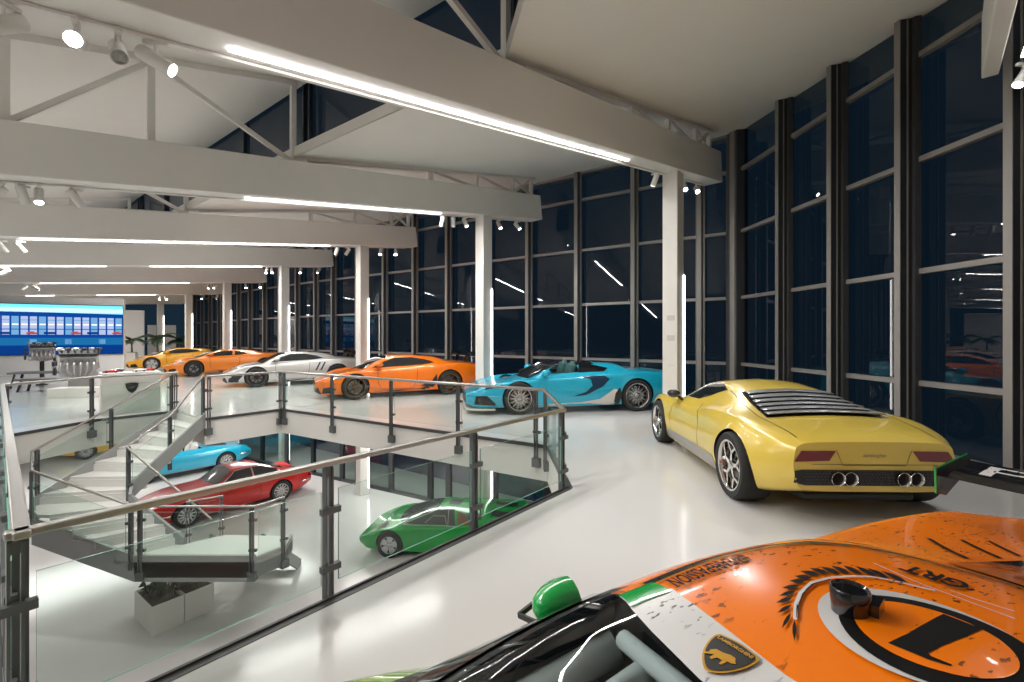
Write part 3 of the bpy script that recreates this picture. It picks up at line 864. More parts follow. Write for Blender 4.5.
# ---- blue open roadster
def aventador():
    L, W, H = 4.87, 2.03, 1.12; fo, wb = 1.13, 2.70; R = (.345,.358); h = W/2
    mb = paint('roadster_blue', s2l(20,165,196), .15, .28)
    # cockpit opening
    c = MB(); c.prism([(1.50,-.60),(2.62,-.56),(2.62,.56),(1.50,.60)], .42, 1.6)
    c2 = MB(); c2.add([(x,y,z) for y in (-1.2,1.2) for x, z in ((1.66,.855),(2.02,1.02),(2.16,1.3),(2.50,1.3),(2.54,.885))], [(0,1,2,3,4),(9,8,7,6,5),(0,5,6,1),(1,6,7,2),(2,7,8,3),(3,8,9,4),(4,9,5,0)])
    root, tree, g = supercar('open_roadster', 'bright blue open roadster with pale multi-spoke wheels by the glass wall', L, W, H, wb, fo, R, (.268,.28), (14,'mesh'), M_rimsil, M_black, mb,
        extra=[(c, M_black, lambda p: 1.45 < p.x < 2.66 and abs(p.y) < .62 and p.z > .4), (c2, M_black, lambda p: 0)],
        wedge_kw=dict(nose=.44, hood=.70, haunch=.90, tail=.86, wsx=.27, roof0=.44, roof1=.53, deck=.78, belt=.78, gh=.54, fend=.74, _open=1) if 0 else dict(nose=.44, hood=.70, haunch=.90, tail=.86, wsx=.27, roof0=.44, roof1=.53, deck=.78, belt=.78, gh=.54, fend=.74))
    x = lambda f: f*L
    # black windscreen frame, roof hoop and flying buttresses as gloss panels on the shell
    put(root, 'roof_hoop', decal(tree, 'T', [[(2.60,-.56),(2.95,-.53),(2.95,.53),(2.60,.56)]], .006, .06), M_gloss, 'black roof hoop')
    put(root, 'engine_cover', decal(tree, 'T', [[(3.0,-.36),(4.0,-.34),(4.0,.34),(3.0,.36)]], .005, .08), M_gloss, 'black engine cover')
    sides(root, tree, 'side_window', [[(1.42,.80),(1.75,.94),(2.1,1.03),(2.12,.86),(1.7,.80)]], M_carglassclr, .004, .06)
    sides(root, tree, 'rear_quarter_panel', [[(2.5,.88),(2.58,1.05),(2.85,1.05),(3.22,.97),(3.1,.90)]], M_gloss, .005, .06, 'black buttress panel')
    sides(root, tree, 'side_intake', [[(2.30,.36),(2.62,.39),(3.02,.58),(3.18,.74),(3.06,.82),(2.50,.80),(2.74,.74),(2.78,.60),(2.62,.46)]], mat('intake_navy', s2l(6,44,70), .4), .004, .06, 'dark blue side air intake')  # flat dark blue patch in the outline of the intake
    sides(root, tree, 'sill', [[(1.55,.14),(1.55,.20),(2.5,.235),(2.95,.30),(3.28,.52),(3.36,.50),(3.30,.20),(3.36,.14)]], M_lightgrey if 0 else mat('pearl_white', s2l(205,200,190), .3, coat=.6), .006, .07, 'pale sill blade')
    sides(root, tree, 'rear_brake_duct', [[(3.27,.18),(3.30,.42),(3.40,.56),(3.46,.40),(3.40,.18)]], M_black, .007, .06)
    sides(root, tree, 'front_intake', [[(.16,.22),(.20,.40),(.42,.42),(.62,.24),(.60,.20)]], M_black, .005, .05, 'black nose intake')
    sides(root, tree, 'headlight', [[(.34,.53),(.66,.60),(.80,.66),(.62,.63),(.42,.58)]], M_gloss, .005, .04, 'slim dark headlight')
    put(root, 'front_grille', decal(tree, 'F', [[(-.62,.22),(-.30,.40),(.30,.40),(.62,.22)]], .006, .06), M_black)
    b = MB(); b.prism([(-.02,-.7),(.18,-.92),(.6,-.98),(.6,.98),(.18,.92),(-.02,.7)], .10, .135); obj('front_splitter', b, mat('pearl_white',(.6,.58,.55),.3), root, bevel=.01)
    # cockpit: two seats, dash, wheel
    ms = mat('seat_leather_teal', s2l(52,92,92), .5)
    for sg in (-1,1):
        b = MB()
        b.box((2.12,sg*.33,.56), (.5,.46,.14)); b.box((2.42,sg*.33,.80), (.14,.44,.52), mtx=Matrix.Rotation(.25,3,'Y')); b.box((2.50,sg*.33,1.03), (.09,.26,.16), mtx=Matrix.Rotation(.2,3,'Y'))
        obj('seat', b, ms, root, bevel=.04)
    b = MB(); b.box((1.66,0,.72), (.26,1.06,.16)); obj('dashboard', b, M_black, root, bevel=.03)
    b = MB(); b.tube([(1.86+.06*math.sin(a)*.4,-.33+.17*math.cos(a),.80+.17*math.sin(a)) for a in [2*PI*k/16 for k in range(16)]], .014, 6, closed=True); obj('steering_wheel', b, M_black, root)
    for sg in (-1,1):
        b = MB(); b.tube([(1.40,sg*.66,.80),(1.75,sg*.605,.95),(2.08,sg*.56,1.055),(2.12,sg*.3,1.085),(2.13,0,1.09)], .028, 8); obj('windscreen_frame', b, M_gloss, root)
        b = MB(); b.ball((1.72,sg*(h-.05),.90), (.11,.10,.07)); b.tube([(1.70,sg*.80,.80),(1.72,sg*.9,.87)], .02, 6); obj('door_mirror', b, mb, root, smooth=True)
    return root, fo, h-.0
root, fo, h = aventador()
place(root, (.172,10.03,0), (2.67,.46), fo, h-.02)

# ---- orange track coupe, silver coupe, older orange and yellow wedges
def coupe(name, label, L, W, H, wb, fo, R, rim, style, m_rim, m_cal, mb, kw, win, wing=None, wide_grille=True, doors=True):
    root, tree, g = supercar(name, label, L, W, H, wb, fo, R, rim, style, m_rim, m_cal, mb, wedge_kw=kw)
    sides(root, tree, 'side_window', [win], M_carglass, .004, .06)
    h = W/2
    sides(root, tree, 'headlight', [[(.07*L,.52),(.13*L,.56),(.175*L,.65),(.15*L,.66),(.10*L,.60)]], M_head, .005, .04)
    put(root, 'front_grille', decal(tree, 'F', [[(-h*.75,.17),(-h*.72,.34),(-h*.3,.36),(-h*.2,.22),(h*.2,.22),(h*.3,.36),(h*.72,.34),(h*.75,.17)]], .006, .06), M_black)
    sides(root, tree, 'front_intake', [[(.035*L,.19),(.04*L,.33),(.085*L,.36),(.105*L,.19)]], M_black, .005, .04)
    put(root, 'tail_panel', decal(tree, 'B', [[(-h*.78,.56),(-h*.8,.74),(h*.8,.74),(h*.78,.56)]], .006, .06), M_black)
    for sg in (-1,1):
        b = MB(); b.ball((.355*L,sg*(h-.03),kw.get('belt',.8)+.12), (.11,.10,.065)); b.tube([(.35*L,sg*h*.82,kw.get('belt',.8)+.02),(.355*L,sg*h*.92,kw.get('belt',.8)+.10)], .02, 6)
        obj('door_mirror', b, mb, root, smooth=True)
    d0, d1 = .345*L, .585*L
    sides(root, tree, 'door_gap', [strip([(d0,.80),(d0+.02,.42),(d0+.12,.24),(d1-.1,.24),(d1,.5),(d1+.03,.84)], .012)], M_black, .003, .06)
    put(root, 'engine_cover', decal(tree, 'T', [[(.60*L,-h*.4),(.84*L,-h*.38),(.84*L,h*.38),(.60*L,h*.4)]], .004, .08), M_gloss)
    if wing:
        b = MB(); z, x, wd = wing
        b.box((x,0,z), (.30,wd,.028), mtx=Matrix.Rotation(-.1,3,'Y'))
        for sg in (-1,1):
            b.box((x+.02,sg*wd/2,z+.02), (.34,.02,.14)); b.beam((x,sg*.45,z), (x-.1,sg*.42,z-.22), .03, .12)
        obj('rear_wing', b, M_gloss, root, bevel=.006)
    sides(root, tree, 'sill', [[(.33*L,.12),(.33*L,.20),(.6*L,.22),(.66*L,.30),(.67*L,.13)]], M_black, .005, .07)
    return root, tree
mo = paint('lava_orange', s2l(226,112,4), .1)
L = 4.506
root, tree = coupe('sports_coupe', 'orange sports coupe with bronze wheels and black rear wing, nose behind a balustrade post', L, 1.93, 1.165, 2.62, .98, (.335,.35), (.262,.265), (9,'twin'), M_rimgold, M_black, mo,
    dict(nose=.48, hood=.74, haunch=.92, tail=.88, wsx=.25, roof0=.42, roof1=.58, deck=.82, belt=.80, gh=.56, fend=.77), [(1.42,.83),(1.75,.98),(2.05,1.075),(2.55,1.085),(2.9,1.03),(3.18,.94),(2.75,.885),(2.2,.855)], wing=(1.14,4.32,1.5))
sides(root, tree, 'side_intake', [[(2.72,.30),(3.05,.42),(3.2,.62),(3.22,.40),(3.1,.24)]], M_black, .004, .06)
place(root, (-4.17,12.43,0), (2.45,1.15), .98, .93)
# silver
msil = paint('liquid_silver', s2l(176,175,172), .4)
L = 4.39
root, tree = coupe('sports_coupe', 'silver sports coupe with dark wheels and black-edged side stripes', L, 1.91, 1.16, 2.56, .96, (.33,.345), (.25,.26), (8,'twin'), M_rimdark, mat('caliper_red', (.35,.02,.02), .4), msil,
    dict(nose=.46, hood=.73, haunch=.90, tail=.86, wsx=.25, roof0=.43, roof1=.57, deck=.82, belt=.80, gh=.56, fend=.76), [(1.40,.83),(1.72,.97),(2.0,1.07),(2.48,1.075),(2.85,1.0),(3.05,.93),(2.7,.875),(2.1,.85)], wing=(1.07,4.18,1.5))
for dx in (0,.16):
    sides(root, tree, 'side_stripe', [[(2.76+dx,.50),(2.82+dx,.50),(2.96+dx,.78),(2.90+dx,.78)]], M_black, .005, .06, 'slanting black flash')
sides(root, tree, 'side_intake', [[(3.06,.34),(3.18,.50),(3.26,.66),(3.3,.50),(3.26,.34)]], M_black, .004, .06)
sides(root, tree, 'headlight_surround', [[(.22,.24),(.26,.42),(.52,.48),(.60,.44),(.42,.22)]], M_black, .0045, .05)
place(root, (-8.44,15.4,0), (.84,.50), .96, .93)
# orange wedge
mor = paint('amber_orange', s2l(236,130,12), .1)
L = 4.58
root, tree = coupe('wedge_coupe', 'amber orange wedge-shaped coupe parked between the yellow car and the silver coupe', L, 2.045, 1.13, 2.665, 1.03, (.335,.35), (.24,.25), (5,'plain'), M_rimdark, M_black, mor,
    dict(nose=.42, hood=.72, haunch=.90, tail=.88, wsx=.24, roof0=.43, roof1=.56, deck=.8, belt=.80, gh=.56, fend=.76), [(1.40,.83),(1.75,.97),(2.05,1.05),(2.55,1.055),(2.88,.98),(3.0,.92),(2.6,.87),(2.1,.85)])
sides(root, tree, 'pillar_panel', [[(2.42,.88),(2.46,1.05),(2.54,1.055),(2.50,.87)]], mor, .006, .06)
place(root, (-13.3,19.5,0), (.80,.60), 1.03, .99)
# yellow wedge
my = paint('canary_yellow', s2l(236,168,8), .05)
L = 4.46
root, tree = coupe('wedge_coupe', 'yellow wedge-shaped coupe at the far end of the row by the palms', L, 2.04, 1.105, 2.65, .98, (.325,.34), (.23,.24), (5,'wide'), M_rimsil, M_black, my,
    dict(nose=.42, hood=.70, haunch=.90, tail=.92, wsx=.22, roof0=.42, roof1=.55, deck=.8, belt=.78, gh=.55, fend=.74), [(1.25,.81),(1.65,.96),(1.95,1.03),(2.45,1.035),(2.85,.97),(3.0,.92),(2.5,.86),(2.0,.83)], wing=None)
b = MB(); b.box((4.1,0,1.04), (.34,1.7,.05)); b.box((4.1,-.6,.97), (.26,.08,.16)); b.box((4.1,.6,.97), (.26,.08,.16)); obj('rear_wing', b, my, root, bevel=.02)
place(root, (-17.55,22.7,0), (.80,.60), .98, .99)
# ---- yellow retro coupe seen from behind
def yellow_coupe():
    L, H = 4.30, 1.13; fo, wb = .96, 2.62; half = .985
    m = paint('straw_yellow', s2l(216,188,76), .04, .3)
    g = dict(
     zb=[(0,.2),(.2,.13),(1,.12),(3.7,.14),(4.1,.24),(4.30,.31)],
     wb=[(0,.5),(.3,.78),(1,.86),(3.5,.88),(4.1,.76),(4.30,.62)],
     wm=[(0,.62),(.3,.88),(.95,.985),(1.7,.935),(2.5,.95),(3.1,.985),(3.6,1.0),(3.95,.93),(4.17,.83),(4.30,.715)],
     zm=[(0,.36),(1,.46),(3.5,.50),(4.30,.52)],
     ws=[(0,.56),(.3,.78),(.95,.86),(1.7,.81),(2.5,.80),(3.1,.83),(3.6,.83),(4.1,.735),(4.30,.66)],
     zs=[(0,.42),(.3,.60),(.95,.775),(1.6,.755),(2.3,.775),(3.0,.85),(3.5,.86),(4.0,.80),(4.30,.72)],
     wg=[(0,.38),(.5,.5),(1.0,.56),(1.4,.64),(1.98,.53),(2.4,.52),(3.0,.57),(3.6,.62),(4.30,.60)],
     zg=[(0,.44),(.5,.62),(1.0,.70),(1.4,.79),(1.98,1.055),(2.35,1.075),(2.75,1.04),(3.2,.935),(3.6,.865),(4.1,.80),(4.30,.745)],
     zc=[(0,.44),(.5,.65),(1.0,.73),(1.38,.81),(1.98,1.10),(2.3,1.13),(2.7,1.095),(3.2,.975),(3.6,.895),(4.1,.815),(4.30,.755)])
    root = thing('retro_coupe', 'yellow retro coupe with slatted rear window and four exhaust pipes, tail towards the camera', 'car')
    tree, body = make_shell(root, g, L, (fo,fo+wb), (.33,.345), half, m, NS=90)
    put_wheels(root, (fo,fo+wb), half-.005, (.33,.345), (.25,.262), (.25,.32), (5,'y'), M_chrome, M_black)
    put(root, 'windscreen', decal(tree,'T',[[(1.36,0),(1.42,-.42),(1.52,-.62),(1.90,-.51),(1.94,0),(1.90,.51),(1.52,.62),(1.42,.42)]], .004, .08), M_carglass)
    sides(root, tree, 'side_window', [[(1.50,.835),(1.80,.975),(2.02,1.06),(2.30,1.075),(2.60,1.02),(2.36,.92),(2.12,.845),(1.8,.83)]], M_carglass, .004, .05)
    sides(root, tree, 'sill', [[(1.30,.125),(1.32,.285),(2.0,.31),(3.12,.335),(3.20,.135)]], M_lightgrey, .005, .06, 'silver sill panel')
    sides(root, tree, 'door_gap', [strip([(1.55,.80),(1.47,.5),(1.52,.28)], .010), strip([(2.36,.82),(2.60,.60),(2.62,.30)], .010)], M_black, .003, .05)
    # slatted rear window
    for i in range(6):
        x0 = 2.90+i*.128; w0 = .475+i*.021
        me = decal(tree,'T',[[(x0,-w0),(x0+.112,-w0-.016),(x0+.112,w0+.016),(x0,w0)]], .012, .06)
        for v in me.vertices: v.co.z += .010 + .16*max(0, v.co.x-x0)
        o = put(root, 'louvre', me, mat('slat_steel', (.42,.43,.44), .3, .75))
        s = o.modifiers.new('thick','SOLIDIFY'); s.thickness = .012
    put(root, 'rear_window', decal(tree,'T',[[(2.86,-.505),(3.67,-.62),(3.67,.62),(2.86,.505)]], .004, .07), M_gloss)
    put(root, 'deck_gap', decal(tree,'T',[strip([(2.66,-.55),(3.0,-.60),(3.62,-.68),(4.2,-.62)],.010), strip([(2.66,.55),(3.0,.60),(3.62,.68),(4.2,.62)],.010)], .003, .06), M_black)
    for sg in (-1,1):
        put(root, 'tail_lamp', decal(tree,'B',[[(sg*.335,.675),(sg*.64,.672),(sg*.70,.585),(sg*.695,.575),(sg*.395,.585)][::sg]], .006, .05), M_tail)
    put(root, 'tail_panel_gap', decal(tree,'B',[strip([(-.33,.68),(-.275,.545),(.275,.545),(.33,.68)],.006), strip([(-.55,.553),(.55,.553)],.005)], .004, .05), mat('seam_brown', (.16,.12,.04), .5))  # brownish seam lines round the tail panel
    put(root, 'rear_grille', decal(tree,'B',[[(-.695,.385),(-.70,.495),(-.63,.505),(.63,.505),(.70,.495),(.695,.385),(.61,.365),(-.61,.365)]], .006, .05), M_black)
    h = MB()
    for i in range(-21,22):
        for j in range(5): h.box((L+.008, i*.029+(j%2)*.0145, .385+j*.027), (.006,.018,.016))
    obj('grille_mesh', h, mat('grille_grey', (.035,.036,.038), .4), root)
    for y in (-.345,-.235,.225,.335):
        b = MB(); b.lathe([(.050,L-.05),(.058,L+.05),(.062,L+.055),(.060,L+.06),(.052,L+.05),(.045,L-.03)], c=(0,y,.435), axis='X', seg=24, closed=True)
        e = obj('exhaust_pipe', b, M_chrome, root, angle=40)
        b = MB(); b.lathe([(0,L+.012),(.048,L+.012)], c=(0,y,.435), axis='X', seg=20); obj('exhaust_bore', b, M_black, e)
    b = MB(); b.prism([(3.7,-.60),(4.12,-.50),(4.12,.50),(3.7,.60)], .17, .235); obj('rear_diffuser', b, M_black, root, bevel=.02)
    R90 = Matrix(((0,1,0,0),(0,0,1,0),(0,0,0,0),(0,0,0,1)))
    put(root, 'script_badge', decal(tree,'B',None,.005,.05,bm=text_bm('Lamborghini',.040,Matrix.Translation((0,.635,0)),shear=.35)), mat('badge_grey',(.14,.14,.13),.3,.7))
    put(root, 'script_badge', decal(tree,'B',None,.005,.05,bm=text_bm('Miura',.05,Matrix.Translation((.56,.535,0)),shear=.4)), M_black)
    for sg in (-1,1):
        b = MB(); b.ball((1.66,sg*.93,.86),(.10,.095,.06)); b.tube([(1.66,sg*.80,.77),(1.66,sg*.9,.84)],.022,6); obj('door_mirror', b, M_gloss, root, smooth=True)
        put(root, 'headlight', decal(tree,'T',[[(.45,sg*.60),(.75,sg*.62),(.85,sg*.74),(.6,sg*.76)]], .004, .05), M_head)
    put(root, 'front_grille', decal(tree,'F',[[(-.5,.24),(-.5,.36),(.5,.36),(.5,.24)]], .005, .06), M_black)
    return root, fo, half
root, fo, half = yellow_coupe()
place(root, (2.33,7.52,0), (-.026,-1), fo, half)

# ---- orange race car under the camera
def race_car():
    L = 4.6
    m = mat('race_orange', s2l(250,126,0), .25, 0, coat=.35, spec=.35)
    nt = m.node_tree; bs = nt.nodes['Principled BSDF']
    tc = nt.nodes.new('ShaderNodeTexCoord'); n1 = nt.nodes.new('ShaderNodeTexNoise'); n2 = nt.nodes.new('ShaderNodeTexNoise')
    n1.inputs['Scale'].default_value = 75; n1.inputs['Detail'].default_value = 3; n2.inputs['Scale'].default_value = 5.5
    mp = nt.nodes.new('ShaderNodeMapping'); mp.inputs['Scale'].default_value = (.45,1,1); mp.inputs['Rotation'].default_value = (0,0,.5)
    nt.links.new(tc.outputs['Object'], mp.inputs[0]); nt.links.new(mp.outputs[0], n1.inputs['Vector']); nt.links.new(tc.outputs['Object'], n2.inputs['Vector'])
    r1 = nt.nodes.new('ShaderNodeMapRange'); r1.inputs[1].default_value = .61; r1.inputs[2].default_value = .65
    r2 = nt.nodes.new('ShaderNodeMapRange'); r2.inputs[1].default_value = .46; r2.inputs[2].default_value = .54
    nt.links.new(n1.outputs['Fac'], r1.inputs[0]); nt.links.new(n2.outputs['Fac'], r2.inputs[0])
    mu = nt.nodes.new('ShaderNodeMath'); mu.operation = 'MULTIPLY'; nt.links.new(r1.outputs[0], mu.inputs[0]); nt.links.new(r2.outputs[0], mu.inputs[1])
    def dirty(mm, col):
        t = mm.node_tree; mx = t.nodes.new('ShaderNodeMix'); mx.data_type = 'RGBA'
        mx.inputs[6].default_value = (*col,1); mx.inputs[7].default_value = (*[c*.22 for c in col],1)
        return mx
    mx = dirty(m, s2l(250,126,0)); nt.links.new(mu.outputs[0], mx.inputs[0]); nt.links.new(mx.outputs[2], bs.inputs['Base Color'])
    mw = m.copy(); mw.name = 'race_white'; t = mw.node_tree
    for nd in t.nodes:
        if nd.type == 'MIX': nd.inputs[6].default_value = (*s2l(214,212,210),1); nd.inputs[7].default_value = (.05,.05,.05,1)
    mg = mat('race_green', s2l(0,165,70), .22, coat=1.0); ml = mat('race_lime', s2l(128,160,38), .25, coat=1.0)
    g = dict(
     zb=[(0,.12),(1,.09),(3.6,.09),(4.3,.2),(L,.3)],
     wb=[(0,.70),(.3,.9),(3.5,.93),(L,.85)],
     wm=[(0,.72),(.25,.93),(.9,1.01),(1.5,.975),(2.2,.97),(2.9,1.0),(3.6,1.02),(4.2,1.0),(L,.94)],
     zm=[(0,.34),(1,.46),(3.5,.52),(L,.58)],
     ws=[(0,.66),(.3,.84),(.9,.92),(1.5,.86),(2.2,.83),(2.9,.86),(3.6,.90),(4.2,.88),(L,.84)],
     zs=[(0,.44),(.3,.62),(.9,.80),(1.25,.805),(1.6,.78),(2.0,.82),(2.4,.85),(2.9,.845),(3.5,.825),(4.1,.79),(L,.70)],
     wg=[(0,.45),(.5,.55),(.85,.66),(1.1,.66),(1.75,.56),(2.3,.545),(2.7,.47),(3.2,.42),(L,.5)],
     zg=[(0,.44),(.5,.60),(.85,.71),(1.05,.79),(1.75,1.108),(2.05,1.132),(2.4,1.118),(2.8,1.01),(3.4,.87),(L,.76)],
     zc=[(0,.44),(.5,.62),(.85,.73),(1.05,.83),(1.75,1.135),(2.05,1.175),(2.4,1.155),(2.8,1.06),(3.4,.93),(L,.78)])
    root = thing('race_car', 'orange race car with a round number one badge on its roof, below the camera', 'car')
    root.location = (.47-1.75*.909, .635-1.75*.416, 0); root.rotation_euler = (0,0,math.atan2(.416,.909))
    W2L = (Matrix.Translation(root.location) @ Matrix.Rotation(root.rotation_euler.z,4,'Z')).inverted()
    xw, Rs, half = (.98,3.60), (.34,.355), .99
    cab = MB(); cab.prism([(1.02,-.63),(1.10,-.655),(1.735,-.515),(1.775,0),(1.735,.515),(1.10,.655),(1.02,.63),(.97,0)], .40, 1.6)
    side_w = None
    tree, body = make_shell(root, g, L, xw, Rs, half, m, [(cab, mat('race_interior', (.09,.095,.10), .6))], NS=96)
    body.data.materials.append(ml)
    for f in body.data.polygons:
        if f.material_index == 0 and f.center.x < 1.78 and abs(f.center.y) > .50: f.material_index = 3 if abs(f.center.y) > .80 or f.center.x < .9 else 1
    put_wheels(root, xw, half, Rs, (.245,.25), (.30,.33), (10,'plain'), M_rimdark, M_black)
    cl = W2L @ Vector((0,0,EYE))
    def tr(x, y):
        d = (W2L.to_3x3() @ Vector(((x-512)/F, 1, (Y0-y)/F))).normalized()
        h = tree.ray_cast(cl, d); return (h[0].x, h[0].y)
    def at(x, y, z):
        return W2L @ Vector(((x-512)*(EYE-z)/(y-Y0), F*(EYE-z)/(y-Y0), z))
    Z4 = lambda P: [(780+x/3.746, 500+y/3.746) for x, y in P]
    def T(name, polys, mm, off=.003, step=.05, label=None):
        o_ = put(root, name, decal(tree,'T',polys,off,step), mm, label)
        return o_
    TRC = lambda P: [tr(*p) for p in P]
    # windscreen, its black frame and the white sun strip across its top
    put(root, 'windscreen', decal(tree,'T',[[(1.0,-.64),(1.10,-.665),(1.75,-.53),(1.79,0),(1.75,.53),(1.10,.665),(1.0,.64),(.95,0)]], .002, .07), M_carglassclr)
    for sg in (-1,1):
        T('windscreen_frame', [strip([(1.0,sg*.735),(1.3,sg*.69),(1.56,sg*.645),(1.735,sg*.605)], .10)], M_gloss, .006)
    lf = TRC([(619.5,597.5),(633,612),(652,633),(676,657),(700,681)]); rt = TRC([(672,590),(690,603),(713,620),(745,645),(786,677)])
    print('STRIP', lf, rt)
    xl0, xr0 = lf[-1][0]+.004, rt[-1][0]+.006
    band = lf+[(xl0,0)]+[(x,-y) for x, y in lf[::-1]]+[(x,-y) for x, y in rt]+[(xr0,0)]+rt[::-1]
    T('sun_strip', [band], mw, .0035, .05, 'white sun strip across the windscreen')
    gc = TRC([(619.5,597.5),(632,609),(672,593),(653,584.5)])
    for sg in (-1,1):
        T('sun_strip_corner', [[(x,y*sg) for x, y in gc]], mg, .0055, .04, 'green corner of the sun strip')
    # roll cage, dash, seat and harness inside
    mc = mat('cage_grey', (.55,.58,.60), .35, .1)
    for sg in (-1,1):
        b = MB(); b.tube([(1.71,sg*.475,1.0),(1.40,sg*.555,.87),(1.14,sg*.60,.74),(1.12,sg*.60,.45)], .034, 10); obj('cage_tube', b, mc, root, smooth=True)
        b = MB(); b.tube([(1.72,sg*.36,1.03),(1.50,sg*.40,.93),(1.34,sg*.44,.82),(1.30,sg*.48,.60)], .024, 10); obj('cage_tube', b, mc, root, smooth=True)
        b = MB(); b.box((1.56,sg*.435,.90), (.20,.05,.02), mtx=Matrix.Rotation(-.45,3,'Y')); obj('door_card', b, mat('carbon_beige',(.45,.40,.34),.5), root)
    b = MB(); b.tube([(1.70,-.44,1.04),(1.70,0,1.07),(1.70,.44,1.04)], .02, 10); obj('cage_tube', b, mc, root, smooth=True)
    b = MB(); b.box((1.12,0,.70), (.22,1.0,.10)); obj('dashboard', b, M_black, root, bevel=.02)
    b = MB(); b.tube([(1.30,.10,.72),(1.45,.22,.74),(1.58,.38,.80)], .004, 6); obj('cable', b, mat('cable_red',(.5,.05,.03),.4), root)
    # roof outline and lettering
    edge = [(1.80,.49),(2.0,.488),(2.2,.475),(2.32,.44),(2.42,.37),(2.50,.25),(2.55,.10),(2.56,0)]
    T('roof_seam', [strip(edge+[(x,-y) for x, y in edge[-2::-1]], .014)], M_vinyl, .004)
    T('roof_pinstripe', [strip([(x+.018,y*.955) for x, y in edge], .006)], mat('dark_green',(.01,.10,.03),.3), .0045)
    p0, p1 = Vector(tr(746,559)), Vector(tr(672,585)); d = (p1-p0); ang = math.atan2(d.y,d.x)
    put(root, 'lettering', decal(tree,'T',None,.005,.04,bm=text_bm('#WEAREPASSION', .060, Matrix.Translation(((p0+p1)/2).to_3d()) @ Matrix.Rotation(ang,4,'Z'), bold=.0012, sx=d.length/(.058*7.9))), M_vinyl)
    p0, p1 = Vector(tr(*Z4([(712,336)])[0])), Vector(tr(*Z4([(462,256)])[0])); d = p1-p0; ang = math.atan2(d.y,d.x)
    put(root, 'lettering', decal(tree,'T',None,.005,.04,bm=text_bm('GRT', .085, Matrix.Translation(((p0+p1)/2).to_3d()) @ Matrix.Rotation(ang,4,'Z'), bold=.003, sx=d.length/(.085*2.0))), M_vinyl)
    # crest on the sun strip
    cc = Vector(tr(725.5,659.5)); R = Matrix.Rotation(math.atan2(-1,.0)+.06,4,'Z')
    def crest(s): return [tuple((Matrix.Translation(cc.to_3d()) @ R @ Vector((u*s,v*s,0))).xy) for u, v in chaikin([(-.5,.42),(-.25,.47),(0,.5),(.25,.47),(.5,.42),(.48,.1),(.36,-.22),(.18,-.44),(0,-.56),(-.18,-.44),(-.36,-.22),(-.48,.1)],1,True)]
    gold = mat('crest_gold', s2l(214,160,52), .3, .4)
    cr = T('crest', [crest(.088)], gold, .0075, .03, 'black and gold shield crest')
    o_ = put(cr, 'crest_field', decal(tree,'T',[crest(.079)],.0085,.03), M_black)
    bull = [(-.30,-.02),(-.22,.08),(-.05,.10),(.10,.16),(.22,.15),(.28,.06),(.33,.02),(.25,-.04),(.16,-.05),(.14,-.20),(.08,-.22),(.07,-.10),(-.05,-.11),(-.10,-.22),(-.17,-.21),(-.15,-.08),(-.24,-.14),(-.33,-.20),(-.36,-.16),(-.28,-.10)]
    put(cr, 'crest_bull', decal(tree,'T',[[tuple((Matrix.Translation(cc.to_3d()) @ R @ Vector((u*.078,v*.078-.006,0))).xy) for u, v in bull]],.0095,.03), gold)
    put(cr, 'crest_lettering', decal(tree,'T',None,.0095,.03,bm=text_bm('LAMBORGHINI', .0105, Matrix.Translation(cc.to_3d()) @ R @ Matrix.Translation((0,.027,0)), bold=.0003)), gold)
    # wreath of feathers and the round number badge
    base = [(55,455),(42,430),(45,400),(48,372),(60,347),(75,328),(95,311),(120,298),(150,287),(185,282),(225,281),(265,282),(310,285),(360,290),(410,300),(480,316)]
    tip = [(55,537),(8,488),(-10,430),(-14,392),(-2,366),(8,336),(36,309),(54,291),(75,272),(110,261),(150,256),(190,252),(235,251),(282,254),(325,261),(378,271)]
    for (bx,by),(tx,ty) in zip(base, tip):
        dx, dy = tx-bx, ty-by; l = math.hypot(dx,dy); nx, ny = -dy/l, dx/l; w = 9
        P = [(bx,by),(bx+dx*.3+nx*w*.8,by+dy*.3+ny*w*.8),(bx+dx*.6+nx*w*.8,by+dy*.6+ny*w*.8),(tx,ty),(bx+dx*.6-nx*w*.8,by+dy*.6-ny*w*.8),(bx+dx*.3-nx*w*.8,by+dy*.3-ny*w*.8)]
        T('wreath_leaf', [TRC(Z4(P))], M_vinyl, .004, .04)
    T('wreath_stem', [strip(TRC(Z4([(58,455),(60,400),(78,355),(120,316),(190,298),(270,292),(340,294),(420,308),(500,328),(580,347)])), .007)], mw, .0045)
    T('wreath_stem', [strip(TRC(Z4([(66,450),(67,403),(85,360),(124,322),(192,304)])), .004)], M_vinyl, .0045)
    # the badge: fit a circle to the traced outline
    def fit(P):
        import itertools
        n = len(P); mx_, my_ = sum(p[0] for p in P)/n, sum(p[1] for p in P)/n
        u = [(p[0]-mx_, p[1]-my_) for p in P]
        Suu = sum(a*a for a,_ in u); Svv = sum(b*b for _,b in u); Suv = sum(a*b for a,b in u)
        A1 = .5*sum(a**3+a*b*b for a,b in u); A2 = .5*sum(b**3+b*a*a for a,b in u)
        dt = Suu*Svv-Suv*Suv; uc = (A1*Svv-A2*Suv)/dt; vc = (A2*Suu-A1*Suv)/dt
        return mx_+uc, my_+vc, math.sqrt(uc*uc+vc*vc+(Suu+Svv)/n)
    c1 = fit(TRC(Z4([(350,335),(520,370),(700,440),(165,430),(185,490),(250,560),(330,620)])))
    c2 = fit(TRC(Z4([(400,365),(560,395),(740,465),(240,440),(250,500),(310,570),(400,630)])))
    c3 = fit(TRC(Z4([(400,392),(520,400),(830,550),(880,620),(305,440),(320,500),(380,560),(450,620)])))
    print('ROUNDEL', c1, c2, c3)
    T('badge_ring', [circ(c1[0],c1[1],c1[2],48)], mat('ring_white', s2l(216,214,212), .25, coat=1.), .004, .04)
